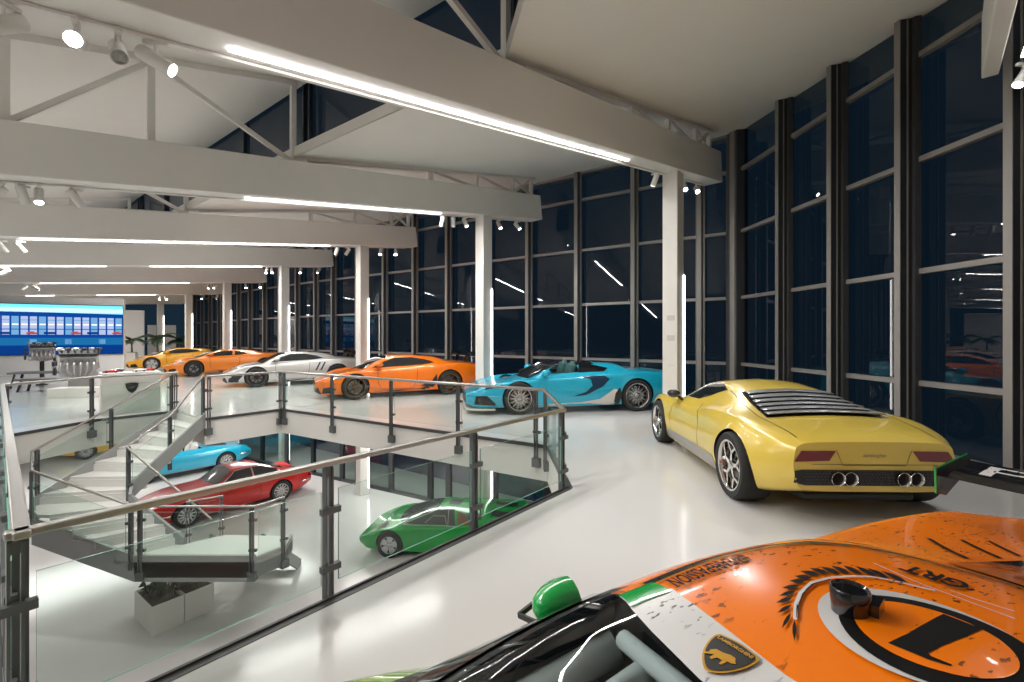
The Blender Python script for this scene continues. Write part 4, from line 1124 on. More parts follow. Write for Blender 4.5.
    T('badge_ring', [circ(c2[0],c2[1],c2[2],48)], M_vinyl, .005, .04)
    T('badge_field', [circ(c3[0],c3[1],c3[2],48)], m, .006, .04)
    ONE = chaikin(TRC(Z4([(612,440),(760,498)])),0)+TRC(Z4([(700,525),(600,565),(556,588),(566,600),(645,632),(640,638),(555,612),(480,580),(406,550),(480,515)]))
    T('badge_numeral', [ONE], M_vinyl, .007, .03)
    # slots and dark rear glass behind the roof
    T('engine_glass', [TRC(Z4([(615,237),(700,236),(800,234),(905,231)]))+[(2.95,.0),(2.95,-.35),(2.62,-.3),(2.60,.0)]], M_gloss, .004)
    for P in ([(548,146),(566,148),(712,222),(694,222)],[(672,152),(686,152),(832,220),(818,221)],[(776,157),(788,157),(905,212),(893,214)]):
        T('cover_slot', [TRC(Z4(P))], M_vinyl, .004, .04)
    T('white_pinstripe', [strip(TRC(Z4([(350,242),(430,278),(540,325),(700,385),(880,452)])), .003), strip(TRC(Z4([(640,346),(730,378),(880,425)])), .003)], mw, .004)
    # roof puck
    c0 = Vector((*tr(850,613),0)); h = tree.ray_cast(Vector((c0.x,c0.y,3)), Vector((0,0,-1)))[0]
    b = MB(); b.lathe([(.030,-.01),(.032,.02),(.034,.045),(.031,.050),(.027,.046),(0,.046)], c=tuple(h), seg=28); b.box((h.x+.028,h.y-.012,h.z+.010), (.045,.05,.04), .3)
    obj('roof_camera', b, M_gloss, root, angle=40)
    # wing
    e = at(942,472,1.03); zc_ = 1.03
    wing = bpy.data.objects.new('rear_wing', None)
    x0, y1 = e.x, e.y
    b = MB(); prof = [(0,-.018),(.03,.008),(.10,.016),(.18,.014),(.25,.006),(.25,.0),(.16,-.012),(.06,-.024)]
    n = len(prof); V = [(x0+u,y,zc_-.014+v*.5+.17*u) for y in (y1,y1-1.86) for u, v in prof]
    b.add(V, [tuple(range(n)), tuple(range(2*n-1,n-1,-1))]+[(i,(i+1)%n,n+(i+1)%n,n+i) for i in range(n)])
    wo = obj('rear_wing', b, M_gloss, root, angle=30)
    wt = bvh_of(wo.data)
    R = Matrix.Rotation(-PI/2,4,'Z')
    put(wo, 'wing_lettering', decal(wt,'T',None,.003,.05,bm=text_bm('PE', .19, Matrix.Translation((x0+.135,y1-.30,0)) @ R, bold=0, sx=2.35)), mw)
    for y in (y1+.006, y1-1.866):
        b = MB(); P = [(-.04,-.10),(-.05,.02),(.26,.06),(.29,.05),(.26,-.02),(.04,-.12)]
        V = [(x0+u,y+s,zc_+v) for s in (-.006,.006) for u, v in P]; n = 6
        b.add(V, [tuple(range(n))[::-1], tuple(range(n,2*n))]+[(i,(i+1)%n,n+(i+1)%n,n+i) for i in range(n)])
        ep = obj('endplate', b, M_gloss, wo)
        b = MB(); b.tube([(x0-.04,y,zc_-.10),(x0-.05,y,zc_+.02),(x0+.26,y,zc_+.06)], .005, 6); obj('endplate_edge', b, mg, ep)
    for s in (-.35,.35):
        b = MB(); b.beam((x0+.15,y1-.93+s,zc_-.01),(x0-.12,y1-.93+s*.9,.80), .025, .12); obj('wing_strut', b, M_black, wo)
    # mirrors
    c = at(558,604,.99)
    b = MB(); vs = []; N = 8
    for i in range(N+1):
        t = i/N; s = math.sqrt(max(0,1-(1-t)**2.2))
        for k in range(14):
            a = 2*PI*k/14; vs.append((c.x-.075+.115*t, c.y+.066*s*math.cos(a)*(1 if math.cos(a) > 0 else .9), c.z+.060*s*math.sin(a)))
    fs = [(i*14+k,i*14+(k+1)%14,(i+1)*14+(k+1)%14,(i+1)*14+k) for i in range(N) for k in range(14)]+[tuple(N*14+k for k in range(14))]
    b.add(vs, fs); mo_ = obj('door_mirror', b, mg, root, angle=50, label='green door mirror on a black triangular bracket')
    b = MB(); q0, q1, q2 = at(519,615,.86), at(541,598,.90), at(549,629,.90)
    b.beam(q1,q0,.010,.014); b.beam(q0,q2,.010,.014); b.beam(q2,(q2.x+.1,q2.y-.1,q2.z-.02),.010,.014); b.beam(q1,(c.x+.05,c.y,c.z-.05),.010,.014)
    obj('mirror_bracket', b, M_black, mo_)
    b = MB(); b.box((.35,0,.10),(.7,1.9,.03)); obj('front_splitter', b, M_black, root)
    return root, tree, tr
rc_root, rc_tree, rc_tr = race_car()
# ---- cars of the lower hall
def classic(L, W, H, hood, deck, belt, ws0, r0, r1, dk, gh, nose=.52, tail=.62, zb=.17):
    h = W/2
    return dict(
     zb=K(L,(0,.32),(.05,.22),(.2,zb),(.85,zb),(.95,.24),(1,.34)),
     wb=K(L,(0,h*.55),(.08,h*.80),(.3,h*.86),(.8,h*.86),(1,h*.62)),
     wm=K(L,(0,h*.66),(.05,h*.86),(.18,h*.975),(.4,h*.975),(.75,h),(.92,h*.90),(1,h*.72)),
     zm=K(L,(0,.48),(.3,.52),(.8,.56),(1,.56)),
     ws=K(L,(0,h*.60),(.05,h*.78),(.18,h*.87),(.4,h*.89),(.75,h*.88),(.92,h*.78),(1,h*.62)),
     zs=K(L,(0,nose+.06),(.06,nose+.16),(.2,hood-.02),(.4,belt-.01),(.6,belt),(.78,belt+.02),(.92,deck-.03),(1,tail)),
     wg=K(L,(0,h*.4),(.1,h*.52),(ws0-.06,h*.68),(ws0,h*.74),(r0,h*(gh+.04)),(r1,h*gh),(dk,h*.62),(1,h*.45)),
     zg=K(L,(0,nose+.07),(.08,nose+.20),(.2,hood),(ws0,belt+.02),(r0,H-.07),(r1,H-.07),(dk,deck),(1,tail+.02)),
     zc=K(L,(0,nose+.08),(.08,nose+.22),(.2,hood+.03),(ws0-.02,belt+.05),(r0,H-.02),((r0+r1)/2,H),(r1,H-.03),(dk,deck+.03),(1,tail+.03)))
def bumper(root, L, h, m=None):
    for x, s, z in ((-.02,1,.42),(L+.02,-1,.48)):
        for sg in (-1,1):
            b = MB(); b.tube([(x+s*.50,sg*(h-.0),z),(x+s*.10,sg*(h*.80),z),(x+s*.0,sg*h*.55,z),(x,sg*h*.25,z)], .022, 8); obj('bumper', b, M_chrome, root, smooth=True)
# red grand tourer
mr = paint('signal_red', s2l(196,18,12), .0, .3)
L, W, H = 4.53, 1.74, 1.28; h = W/2
root = thing('grand_tourer', 'red two-door coupe with chrome bumpers on the lower floor behind the stair', 'car')
tree, body = make_shell(root, classic(L,W,H,.82,.88,.84,.35,.475,.63,.84,.60), L, (.88,3.43), (.325,.325), h-.03, mr, arch=1.12, well=.28)
put_wheels(root, (.88,3.43), h-.035, (.325,.325), (.225,.225), (.2,.2), (12,'plain'), M_rimsil, M_black)
sides(root, tree, 'side_window', [[(1.78,.90),(2.18,1.17),(2.62,1.185),(2.62,.885)]], M_carglass, .004, .06)
sides(root, tree, 'quarter_window', [[(2.68,.885),(2.68,1.185),(2.95,1.165),(3.35,1.02),(3.40,.91)]], M_carglass, .004, .06)
sides(root, tree, 'window_trim', [strip([(1.74,.88),(2.17,1.185),(2.65,1.205),(2.97,1.185),(3.42,1.01),(3.46,.885)],.022), strip([(1.74,.875),(3.46,.885)],.018), strip([(2.65,.88),(2.65,1.2)],.03)], M_chrome, .006, .06)
put(root, 'windscreen', decal(tree,'T',[[(1.58,0),(1.62,-.40),(1.72,-.62),(2.10,-.53),(2.13,0),(2.10,.53),(1.72,.62),(1.62,.40)]], .005, .07), mat('screen_glass_pale',(.12,.12,.11),.05,coat=.6))
put(root, 'rear_window', decal(tree,'T',[[(2.95,-.46),(3.62,-.52),(3.62,.52),(2.95,.46)]], .005, .07), M_carglass)
bumper(root, L, h)
for sg in (-1,1):
    b = MB(); b.lathe([(0,-.035),(.05,-.03),(.075,-.01),(.08,.02)], c=(.02,sg*.52,.60), axis='X', seg=20); obj('headlight', b, M_head, root, smooth=True)
put(root, 'front_grille', decal(tree,'F',[[(-.40,.42),(-.42,.54),(.42,.54),(.40,.42)]], .004, .06), M_black)
sides(root, tree, 'tail_lamp', [[(4.36,.56),(4.50,.56),(4.50,.64),(4.38,.65)]], M_tail, .004, .04)
sides(root, tree, 'door_gap', [strip([(1.72,.84),(1.68,.5),(1.76,.28),(2.74,.28),(2.82,.6),(2.76,.87)],.012)], M_black, .003, .06)
sides(root, tree, 'door_handle', [[(2.52,.74),(2.68,.75),(2.68,.77),(2.52,.765)]], M_chrome, .012, .06)
place(root, (-8.78,12.62,LOW), (.613,.79), .88, h)
# blue two-seat roadster
mb2 = paint('sky_blue_paint', s2l(24,170,204), .05, .3)
L, W, H = 4.36, 1.78, .98; h = W/2
c = MB(); c.prism([(1.62,-.58),(2.62,-.56),(2.62,.56),(1.62,.58)], .40, 1.5)
root = thing('classic_roadster', 'sky blue open roadster with pale seats on the lower floor beyond the red coupe', 'car')
tree, body = make_shell(root, classic(L,W,H,.76,.86,.80,.33,.40,.58,.80,.66,nose=.44,tail=.60), L, (.88,3.38), (.32,.325), h-.03, mb2, [(c, M_black, lambda p: 1.55 < p.x < 2.68 and abs(p.y) < .61 and p.z > .38)], arch=1.12, well=.3)
put_wheels(root, (.88,3.38), h-.035, (.32,.325), (.215,.22), (.2,.24), (10,'dish'), M_rimsil, M_black)
msw = mat('seat_cream', (.72,.70,.66), .55)
for sg in (-1,1):
    b = MB(); b.box((2.12,sg*.31,.58), (.5,.46,.16)); b.box((2.44,sg*.31,.84), (.15,.44,.44), mtx=Matrix.Rotation(.2,3,'Y')); b.box((2.50,sg*.31,1.08), (.10,.26,.16)); obj('seat', b, msw, root, bevel=.05)
b = MB(); b.box((1.72,0,.74), (.2,1.06,.14)); obj('dashboard', b, msw, root, bevel=.03)
b = MB(); b.tube([(1.40,-.70,.80),(1.72,-.60,1.03),(1.78,0,1.07),(1.72,.60,1.03),(1.40,.70,.80)], .018, 8); fr_ = obj('windscreen_frame', b, M_chrome, root, smooth=True)
b = MB(); b.add([(1.40,-.68,.80),(1.30,0,.82),(1.40,.68,.80),(1.72,.59,1.03),(1.78,0,1.07),(1.72,-.59,1.03)], [(0,1,4,5),(1,2,3,4)]); obj('windscreen', b, M_carglassclr, root)
put(root, 'rear_louvre_panel', decal(tree,'T',[[(2.85,-.40),(3.55,-.44),(3.55,.44),(2.85,.40)]], .004, .07), M_black)
sides(root, tree, 'sill', [[(1.25,.17),(1.25,.235),(3.0,.245),(3.0,.17)]], M_lightgrey, .006, .07)
for sg in (-1,1): put(root, 'headlight', decal(tree,'T',[circ(.45,sg*.52,.10,18,.13)], .005, .04), M_head)
bumper(root, L, h*.95)
place(root, (-12.75,16.3,LOW), (.64,.77), .88, h)
# green wedge
mgr = paint('grass_green', s2l(0,150,58), .05, .3)
L, W, H = 4.14, 1.89, 1.07; h = W/2
kw = dict(nose=.40, hood=.66, haunch=.90, tail=.86, wsx=.19, roof0=.45, roof1=.55, deck=.78, belt=.74, gh=.50, fend=.68, nosew=.80)
root = thing('wedge_prototype', 'green wedge-shaped car on the lower floor below the near balustrade', 'car')
tree, body = make_shell(root, wedge(L,W,H,**kw), L, (.80,3.25), (.31,.33), h-.02, mgr, NS=80)
put_wheels(root, (.80,3.25), h-.02, (.31,.33), (.20,.21), (.22,.28), (5,'wide'), M_rimsil, M_black)
gp_ = mat('screen_glass_green', (.06,.07,.06), .05, coat=.7)
put(root, 'windscreen', decal(tree,'T',[[(.86,0),(.90,-.44),(1.0,-.62),(1.80,-.48),(1.84,0),(1.80,.48),(1.0,.62),(.90,.44)]], .004, .07), gp_)
sides(root, tree, 'side_window', [[(1.12,.76),(1.86,1.01),(2.24,1.02),(2.36,.80)]], gp_, .004, .05)
sides(root, tree, 'window_frame', [strip([(1.08,.745),(1.86,1.025),(2.26,1.035),(2.40,.785),(1.10,.745)],.016), strip([(1.62,.80),(1.78,.92),(2.06,.93),(2.14,.80)],.014), strip([(2.18,.79),(2.12,1.02)],.018)], M_lightgrey, .007, .05)
sides(root, tree, 'quarter_window', [[(2.42,.82),(2.34,1.0),(2.62,.96),(2.80,.86)]], mat('quarter_tan',(.20,.09,.05),.2,coat=.4), .005, .05)
put(root, 'roof_slot', decal(tree,'T',[[(2.04,-.18),(2.34,-.16),(2.34,.16),(2.04,.18)]], .004, .06), M_black)
for sg in (-1,1):
    put(root, 'engine_louvre', decal(tree,'T',[[(2.55,sg*.50),(2.95,sg*.54),(2.95,sg*.74),(2.60,sg*.70)]], .006, .05), M_black)
    put(root, 'engine_louvre', decal(tree,'T',[[(3.15,sg*.20),(3.7,sg*.20),(3.7,sg*.52),(3.15,sg*.50)]], .006, .05), M_black)
    put(root, 'pop_up_lamp_lid', decal(tree,'T',[strip([(.36,sg*.42),(.62,sg*.42),(.66,sg*.72),(.40,sg*.70),(.36,sg*.42)],.010)], .004, .05), M_black)
put(root, 'front_grille', decal(tree,'F',[[(-.7,.28),(-.7,.36),(.7,.36),(.7,.28)]], .005, .06), M_black)
put(root, 'tail_panel', decal(tree,'B',[[(-.75,.55),(-.75,.72),(.75,.72),(.75,.55)]], .005, .06), M_tail)
place(root, (-2.88,10.88,LOW), (.99,-.12), .80, h-.02)
# yellow car glimpsed behind the stair
my2 = paint('ochre_yellow', s2l(214,164,36), .0, .3)
L, W, H = 4.36, 1.78, 1.06; h = W/2
root = thing('classic_coupe', 'yellow low coupe half hidden behind the stair on the lower floor', 'car')
tree, body = make_shell(root, classic(L,W,H,.76,.84,.80,.30,.45,.60,.82,.60,nose=.44,tail=.60), L, (.88,3.38), (.32,.325), h-.03, my2, arch=1.12, well=.3)
put_wheels(root, (.88,3.38), h-.035, (.32,.325), (.215,.22), (.2,.24), (10,'dish'), M_rimsil, M_black)
sides(root, tree, 'side_window', [[(1.45,.84),(1.95,1.0),(2.5,1.0),(2.8,.86)]], M_carglass, .004, .06)
put(root, 'windscreen', decal(tree,'T',[[(1.36,0),(1.45,-.55),(1.90,-.50),(1.94,0),(1.90,.50),(1.45,.55)]], .005, .07), M_carglass)
put(root, 'bonnet_vent', decal(tree,'T',[[(.9,-.4),(1.2,-.42),(1.2,.42),(.9,.4)]], .005, .07), M_black)
for sg in (-1,1): put(root, 'headlight', decal(tree,'T',[circ(.45,sg*.52,.10,18,.13)], .005, .04), M_black)
place(root, (-17.9,19.6,LOW), (.64,.77), .88, h)
# ================================================================ far hall: screen, engines, counter, palms
def pxdir(x): return (x-512)/F
# LED wall
s0, s1 = Vector((-25.5,18.0)), Vector((-18.2,21.85)); sd = (s1-s0).normalized(); sn = Vector((sd.y,-sd.x))
b = MB(); c = (s0+s1)/2 - sn*.16; Ls = (s1-s0).length; rzs = math.atan2(sd.y,sd.x)
b.box((c.x,c.y,1.72), (Ls,.22,3.44), rzs); struct('wall_screen', b, M_white)
scr = thing('video_wall', 'large bright blue video wall showing the lit museum front', 'screen', (s0.x,s0.y,0), rzs)
b = MB(); z0, z1 = .86, 3.12; b.box((Ls/2,.0,(z0+z1)/2), (Ls-.04,.06,z1-z0)); obj('screen_body', b, M_black, scr)
E = lambda n, c, s=1.: emis('screen_'+n, s2l(*c), s)
mats_ = [E('sky',(110,215,250),1.1), E('blue',(12,62,140),1.0), E('deep',(8,52,120),1.0), E('pane',(172,186,222),.9), E('pane_cool',(112,164,208),.9), E('teal',(28,104,158),.9), E('red',(168,72,72),1.0), E('white',(240,244,250),1.0), E('pale',(190,236,250),1.1)]
b = MB(); y = -.034; step = [0]
def patch(x0, x1, za, zb_, m, tilt=0.):
    step[0] += 1; yy = y-.0006*min(step[0],6)
    b.add([(x0,yy,za),(x1,yy,za),(x1,yy,zb_+tilt),(x0,yy,zb_)], [(0,1,2,3)], m)
patch(.03,Ls-.03,z0+.03,z1-.03,0); patch(.03,Ls-.03,2.75,2.95,8); step[0]=1
patch(.03,Ls-.03,z0+.03,2.86,1,-.16); step[0]=2
patch(.03,Ls-.03,z0+.03,1.26,2); patch(.03,Ls-.03,1.3,1.62,5)
n = 28; w = (Ls-.1)/n
for i in range(n):
    step[0] = 3; x0 = .06+i*w
    patch(x0+.03,x0+w-.03,1.72,2.62-.10*i/n,3 if i%3 else 4)
    step[0] = 4; patch(x0+.05,x0+w-.04,2.18,2.24,7); patch(x0+.03,x0+w-.03,1.98,2.02,5); patch(x0+.03,x0+w-.03,2.38,2.42,4); patch(x0+.03,x0+w-.03,1.72,1.76,1)
    if i%5 == 2: patch(x0-.08,x0+w-.02,1.78,1.86,6); patch(x0-.02,x0+w-.12,1.86,1.90,6)
    if i%5 == 4: patch(x0-.10,x0+w,1.78,1.88,2)
    if i%2: step[0]=3; patch(x0+.02,x0+w-.04,1.34,1.56,4 if i%4 == 1 else 5)
for i in range(17): step[0]=4; patch(Ls-3.1+i*.105,Ls-3.02+i*.105,1.05,1.10+.03*(i%3==0),7)
obj('screen_picture', b, mats_, scr)

# engines on stands and benches
def engine(name, label, loc, rz, s, stand, group='engines on show by the video wall'):
    r = thing(name, label, 'engine', loc, rz, group)
    z = stand; al = mat('cast_alloy', (.50,.51,.52), .35, .7, noise=.1, nscale=30); dk = mat('cast_dark', (.03,.032,.035), .4)
    b = MB(); b.box((0,0,z+.16*s), (.62*s,.26*s,.22*s)); b.box((0,0,z+.05*s), (.7*s,.26*s,.12*s)); obj('engine_block', b, al, r, bevel=.02)
    for sg in (-1,1):
        R = Matrix.Rotation(sg*-.55,3,'X')
        b = MB(); b.box((0,sg*.24*s,z+.40*s), (.66*s,.16*s,.22*s), mtx=R); obj('cylinder_bank', b, al, r, bevel=.015)
        b = MB(); b.box((0,sg*.33*s,z+.55*s), (.68*s,.15*s,.06*s), mtx=R)
        for i in range(6): b.lathe([(.024*s,0),(.024*s,.03*s),(0,.03*s)], c=((i-2.5)*.115*s,sg*.35*s,z+.585*s), seg=8)
        obj('cam_cover', b, dk, r, bevel=.01)
        for i in range(6):
            x = (i-2.5)*.115*s
            b = MB(); b.tube([(x,sg*.32*s,z+.34*s),(x,sg*.48*s,z+.30*s),(x*1.05,sg*.54*s,z+.16*s),(x*.7,sg*.47*s,z+.04*s),(x*.3,sg*.34*s,z+.0*s)], .030*s, 7); obj('exhaust_header', b, M_lightgrey, r, smooth=True)
            b = MB(); b.lathe([(.024*s,0),(.026*s,.12*s),(.052*s,.20*s),(.046*s,.202*s),(.018*s,.08*s)], c=(x*1.1,sg*.10*s,z+.48*s), mtx=Matrix.Rotation(-sg*.35,3,'X') @ Matrix.Rotation(x*.6,3,'Y'), seg=12); obj('intake_trumpet', b, (dk if i%2 else al), r, smooth=True)
    b = MB()
    for yy, zz, q in ((0,.12,.11),(.16,.30,.07),(-.16,.30,.07),(0,.42,.06)): b.lathe([(0,-.05*s),(q*s,-.05*s),(q*s*.85,-.025*s),(q*s,0),(0,0)], c=(-.42*s,yy*s,z+zz*s), axis='X', seg=18)
    obj('pulley', b, dk, r, angle=40)
    return r
steel = mat('bench_grey', (.16,.16,.16), .4, .3)
def bench(loc, rz, lx, ly, hz, label):
    r = thing('display_bench', label, 'bench', loc, rz, 'engine benches')
    b = MB(); b.box((0,0,hz-.03), (lx,ly,.06)); obj('bench_top', b, steel, r, bevel=.008)
    for sx in (-1,1):
        for sy in (-1,1):
            b = MB(); b.beam((sx*(lx/2-.16),sy*(ly/2-.08),hz-.06),(sx*(lx/2-.07),sy*(ly/2-.05),0), .05,.05); obj('leg', b, M_black, r)
er = math.atan2(.45,.9)
def fl(x, Y): return (pxdir(x)*Y, Y)
p = fl(48,15.6); bench((*p,0), er, 1.75, .7, .52, 'long dark display bench under the pale engine near the video wall')
p = fl(56,14.5); bench((*p,0), er*.6, 1.8, .55, .40, 'low dark display bench standing before the engine bench')
p = fl(42,16.2); r = engine('racing_engine', 'pale engine raised on a post above the dark bench', (*p,0), er+.4, .92, .86)
b = MB(); b.lathe([(.16,.0),(.16,.03),(.06,.05),(.06,.86),(.16,.88),(.16,.90)], seg=16); obj('stand_post', b, M_black, r, angle=40)
p = fl(80,14.2); r = engine('racing_engine', 'broad twelve-cylinder engine beside the bench, in front of the video wall', (*p,0), er+.2, 1.25, .50)
b = MB(); b.box((0,0,.25), (.5,.3,.5)); obj('stand_post', b, M_lightgrey, r, bevel=.02)
p = fl(77,13.05); b = MB(); b.box((0,0,.13), (1.12,.5,.26), 0); o = obj('low_plinth', b, M_fascia, bevel=.006, label='low white plinth on the floor in front of the broad engine', cat='plinth'); o.location = (*p,0); o.rotation_euler = (0,0,er*.4)

# white counter with the shield on its face
k0, k1 = Vector((-8.80,9.98)), Vector((-8.07,10.70)); kd = (k1-k0).normalized(); kn = Vector((kd.y,-kd.x)); krz = math.atan2(kd.y,kd.x)
ct = thing('display_counter', 'white display counter with a dark shield emblem behind the stair head', 'counter', (k0.x,k0.y,0), krz)
Lk = (k1-k0).length
b = MB(); b.box((Lk/2,.30,.435), (Lk,.60,.87)); obj('counter_body', b, M_fascia, ct, bevel=.005)
b = MB(); b.box((Lk/2,.30,.88), (Lk+.02,.62,.025)); obj('counter_top', b, M_white, ct, bevel=.004)
sh = [(-.5,.40),(-.25,.46),(0,.48),(.25,.46),(.5,.40),(.46,.05),(.30,-.30),(0,-.55),(-.30,-.30),(-.46,.05)]
b = MB()
P = [(Lk*.5+u*.23,-.004,.56+v*.23) for u, v in sh]; n = len(P)
b.add(P+[(x,-.022,z) for x,_,z in P], [tuple(range(n)), tuple(range(2*n-1,n-1,-1))]+[(i,n+i,n+(i+1)%n,(i+1)%n) for i in range(n)])
em = obj('shield_emblem', b, M_black, ct)
b = MB(); P = [(Lk*.5+u*.18,-.0235,.565+v*.18) for u, v in bull] if 'bull' in globals() else [(Lk*.5+u*.18,-.0235,.565+v*.18) for u, v in [(-.30,-.02),(-.22,.08),(-.05,.10),(.10,.16),(.22,.15),(.28,.06),(.33,.02),(.25,-.04),(.16,-.05),(.14,-.20),(.08,-.22),(.07,-.10),(-.05,-.11),(-.10,-.22),(-.17,-.21),(-.15,-.08),(-.24,-.14),(-.33,-.20),(-.36,-.16),(-.28,-.10)]]
b.add(P, [tuple(range(len(P)))]); obj('shield_bull', b, mat('emblem_grey',(.16,.16,.16),.3,.6), em)
# scale models on its top
mini = wedge(4.4,2.0,1.12)
def model_car(u, v, rz, sc, m, label):
    q = k0+kd*u-kn*v
    me = body_mesh(mini, 4.4, 24)
    me.transform(Matrix.Scale(sc,4) @ Matrix.Translation((-2.2,0,0)))
    r = thing('scale_model_car', label, 'model car', (q.x,q.y,.8925), krz+rz, 'scale models on the counter')
    for f in me.polygons: f.use_smooth = True
    put(r, 'model_body', me, m)
    for x in (-1.2,1.4):
        for sg in (-1,1):
            b = MB(); b.lathe([(0,-.12*sc),(.34*sc,-.12*sc),(.34*sc,.12*sc),(0,.12*sc)], c=(x*sc,sg*.92*sc,.34*sc), axis='Y', seg=14); obj('model_wheel', b, M_black, r)
model_car(.16,.20,.1,.062,mat('model_red',s2l(170,30,24),.25,coat=1.),'tiny red model car on the counter')
model_car(.27,.42,.3,.062,mat('model_navy',s2l(24,30,64),.25,coat=1.),'tiny navy model car on the counter behind the red one')
model_car(.66,.18,.1,.055,mat('model_white',(.75,.75,.74),.25,coat=1.),'tiny white model car on the counter')
model_car(.84,.36,.2,.06,mat('model_scarlet',s2l(196,40,30),.25,coat=1.),'tiny scarlet model car at the stair end of the counter')

# palms in white pots
leafm = [mat('palm_leaf', (.018,.045,.014), .5, noise=.3, nscale=9), mat('palm_leaf_pale', (.035,.07,.022), .5)]
def palm(loc, hgt, spread, nf, label, pot=.42):
    r = thing('potted_palm', label, 'plant', (*loc,0), random.random()*6, 'palms at the far end')
    b = MB(); w = pot/2; b.box((0,0,.40), (pot,pot,.80)); obj('pot', b, M_fascia, r, bevel=.01)
    b = MB(); b.box((0,0,.805), (pot*.9,pot*.9,.01)); obj('soil', b, mat('soil',(.03,.02,.015),.9), r)
    b = MB(); b.tube([(0,0,.80),(.03,.02,.8+(hgt-.8)*.3),(.0,.0,.8+(hgt-.8)*.55)], [.05,.04,.035], 8); obj('trunk', b, mat('palm_bark',(.10,.07,.045),.8), r)
    b = MB(); z0 = .8+(hgt-.8)*.55
    for k in range(nf):
        a = 2*PI*k/nf + random.uniform(-.2,.2); up = random.uniform(.25,1.1); Lf = spread*random.uniform(.8,1.1)
        P = []
        for i in range(9):
            t = i/8; rr = Lf*t*math.cos(up*.6); zz = z0+Lf*(math.sin(up)*t*1.2-.75*t*t)
            P.append(Vector((rr*math.cos(a),rr*math.sin(a),zz)))
        b.tube(P, [.010]*6+[.006]*3, 4)
        sdv = Vector((-math.sin(a),math.cos(a),0))
        for i in range(1,9):
            for sg in (-1,1):
                for h_ in (0,.5):
                    q = P[i].lerp(P[i-1], h_); l = Lf*.36*math.sin(PI*min(.95,(i-h_)/9+.08))+.05
                    t_ = (P[i]-P[i-1]).normalized(); d = (sdv*sg*.8+t_*.6-Vector((0,0,.35))).normalized()*l
                    n_ = t_*.022
                    b.add([q-n_,q+n_,q+d*.6+n_*.8,q+d,q+d*.6-n_*.8], [(0,1,2,3,4)], k%2)
    obj('fronds', b, leafm, r)
palm(fl(132,25.6), 1.95, .8, 14, 'small potted palm beside the video wall')
palm(fl(158,26.4), 2.1, 1.05, 16, 'broad potted palm above the nose of the yellow wedge coupe')
palm(fl(179,27.2), 1.9, .75, 14, 'potted palm behind the roof of the yellow wedge coupe', .4)
for i, (x0, x1, Y, lab) in enumerate(((147.5,156.5,29.6,'white display board standing left of the last column'),(165,176,29.9,'white display board standing right of the last column'))):
    a, c = Vector(fl(x0,Y)), Vector(fl(x1,Y+.3)); r = thing('display_board', lab, 'board', (a.x,a.y,0), math.atan2((c-a).y,(c-a).x), 'white boards at the far windows')
    l = (c-a).length
    b = MB(); b.box((l/2,0,1.25), (l,.06,2.3)); obj('board_panel', b, M_fascia, r, bevel=.005)
    b = MB(); b.box((l/2,0,.05), (l*.9,.4,.1)); obj('board_foot', b, M_lightgrey, r)

# planters under the stair
pw, pd = Vector((.55,.78)).normalized(), Vector((-.75,.55)).normalized()
q0 = Vector((-6.23,8.06))
for i in range(2):
    o_ = q0+pw*(.50*i); r = thing('square_planter', ('white planter under the stair landing, nearer the camera' , 'white planter under the stair landing, beyond its twin')[i], 'planter', (o_.x,o_.y,LOW), 0, 'planters under the stair')
    c4 = [Vector((0,0)), pw*.485, pw*.485+pd*.92, pd*.92]
    b = MB(); b.prism([tuple(v) for v in c4], .0, .43)
    cm = sum(c4, Vector((0,0)))/4
    for a, c in zip(c4, c4[1:]+c4[:1]):
        ia, ic = a+(cm-a)*.05, c+(cm-c)*.05; b.prism([tuple(a),tuple(c),tuple(ic),tuple(ia)], .43, .50)
    obj('planter_box', b, M_fascia, r)
    b = MB(); b.prism([tuple(v+(cm-v)*.06) for v in c4], .43, .45); obj('soil', b, mat('soil',(.03,.02,.015),.9), r)
    b = MB(); rnd = random.Random(i+3)
    for k in range(46):
        a = rnd.random()*2*PI; rr = rnd.random()**.5*.20
        p = Vector((cm.x+rr*math.cos(a)+pd.x*rnd.uniform(-.25,.25), cm.y+rr*math.sin(a)+pd.y*rnd.uniform(-.25,.25), .45))
        d = Vector((rnd.uniform(-.5,.5),rnd.uniform(-.5,.5),1)).normalized(); l = rnd.uniform(.12,.34); s = d.cross(Vector((1,.3,0))).normalized()*.045
        t = p+d*l; e = t+Vector((d.x,d.y,-.2)).normalized()*.12
        b.add([p,p+d*l*.5-s*.6,t-s,e,t+s,p+d*l*.5+s*.6], [(0,1,2,5),(2,3,4,5)], k%2)
    obj('leaves', b, leafm, r)

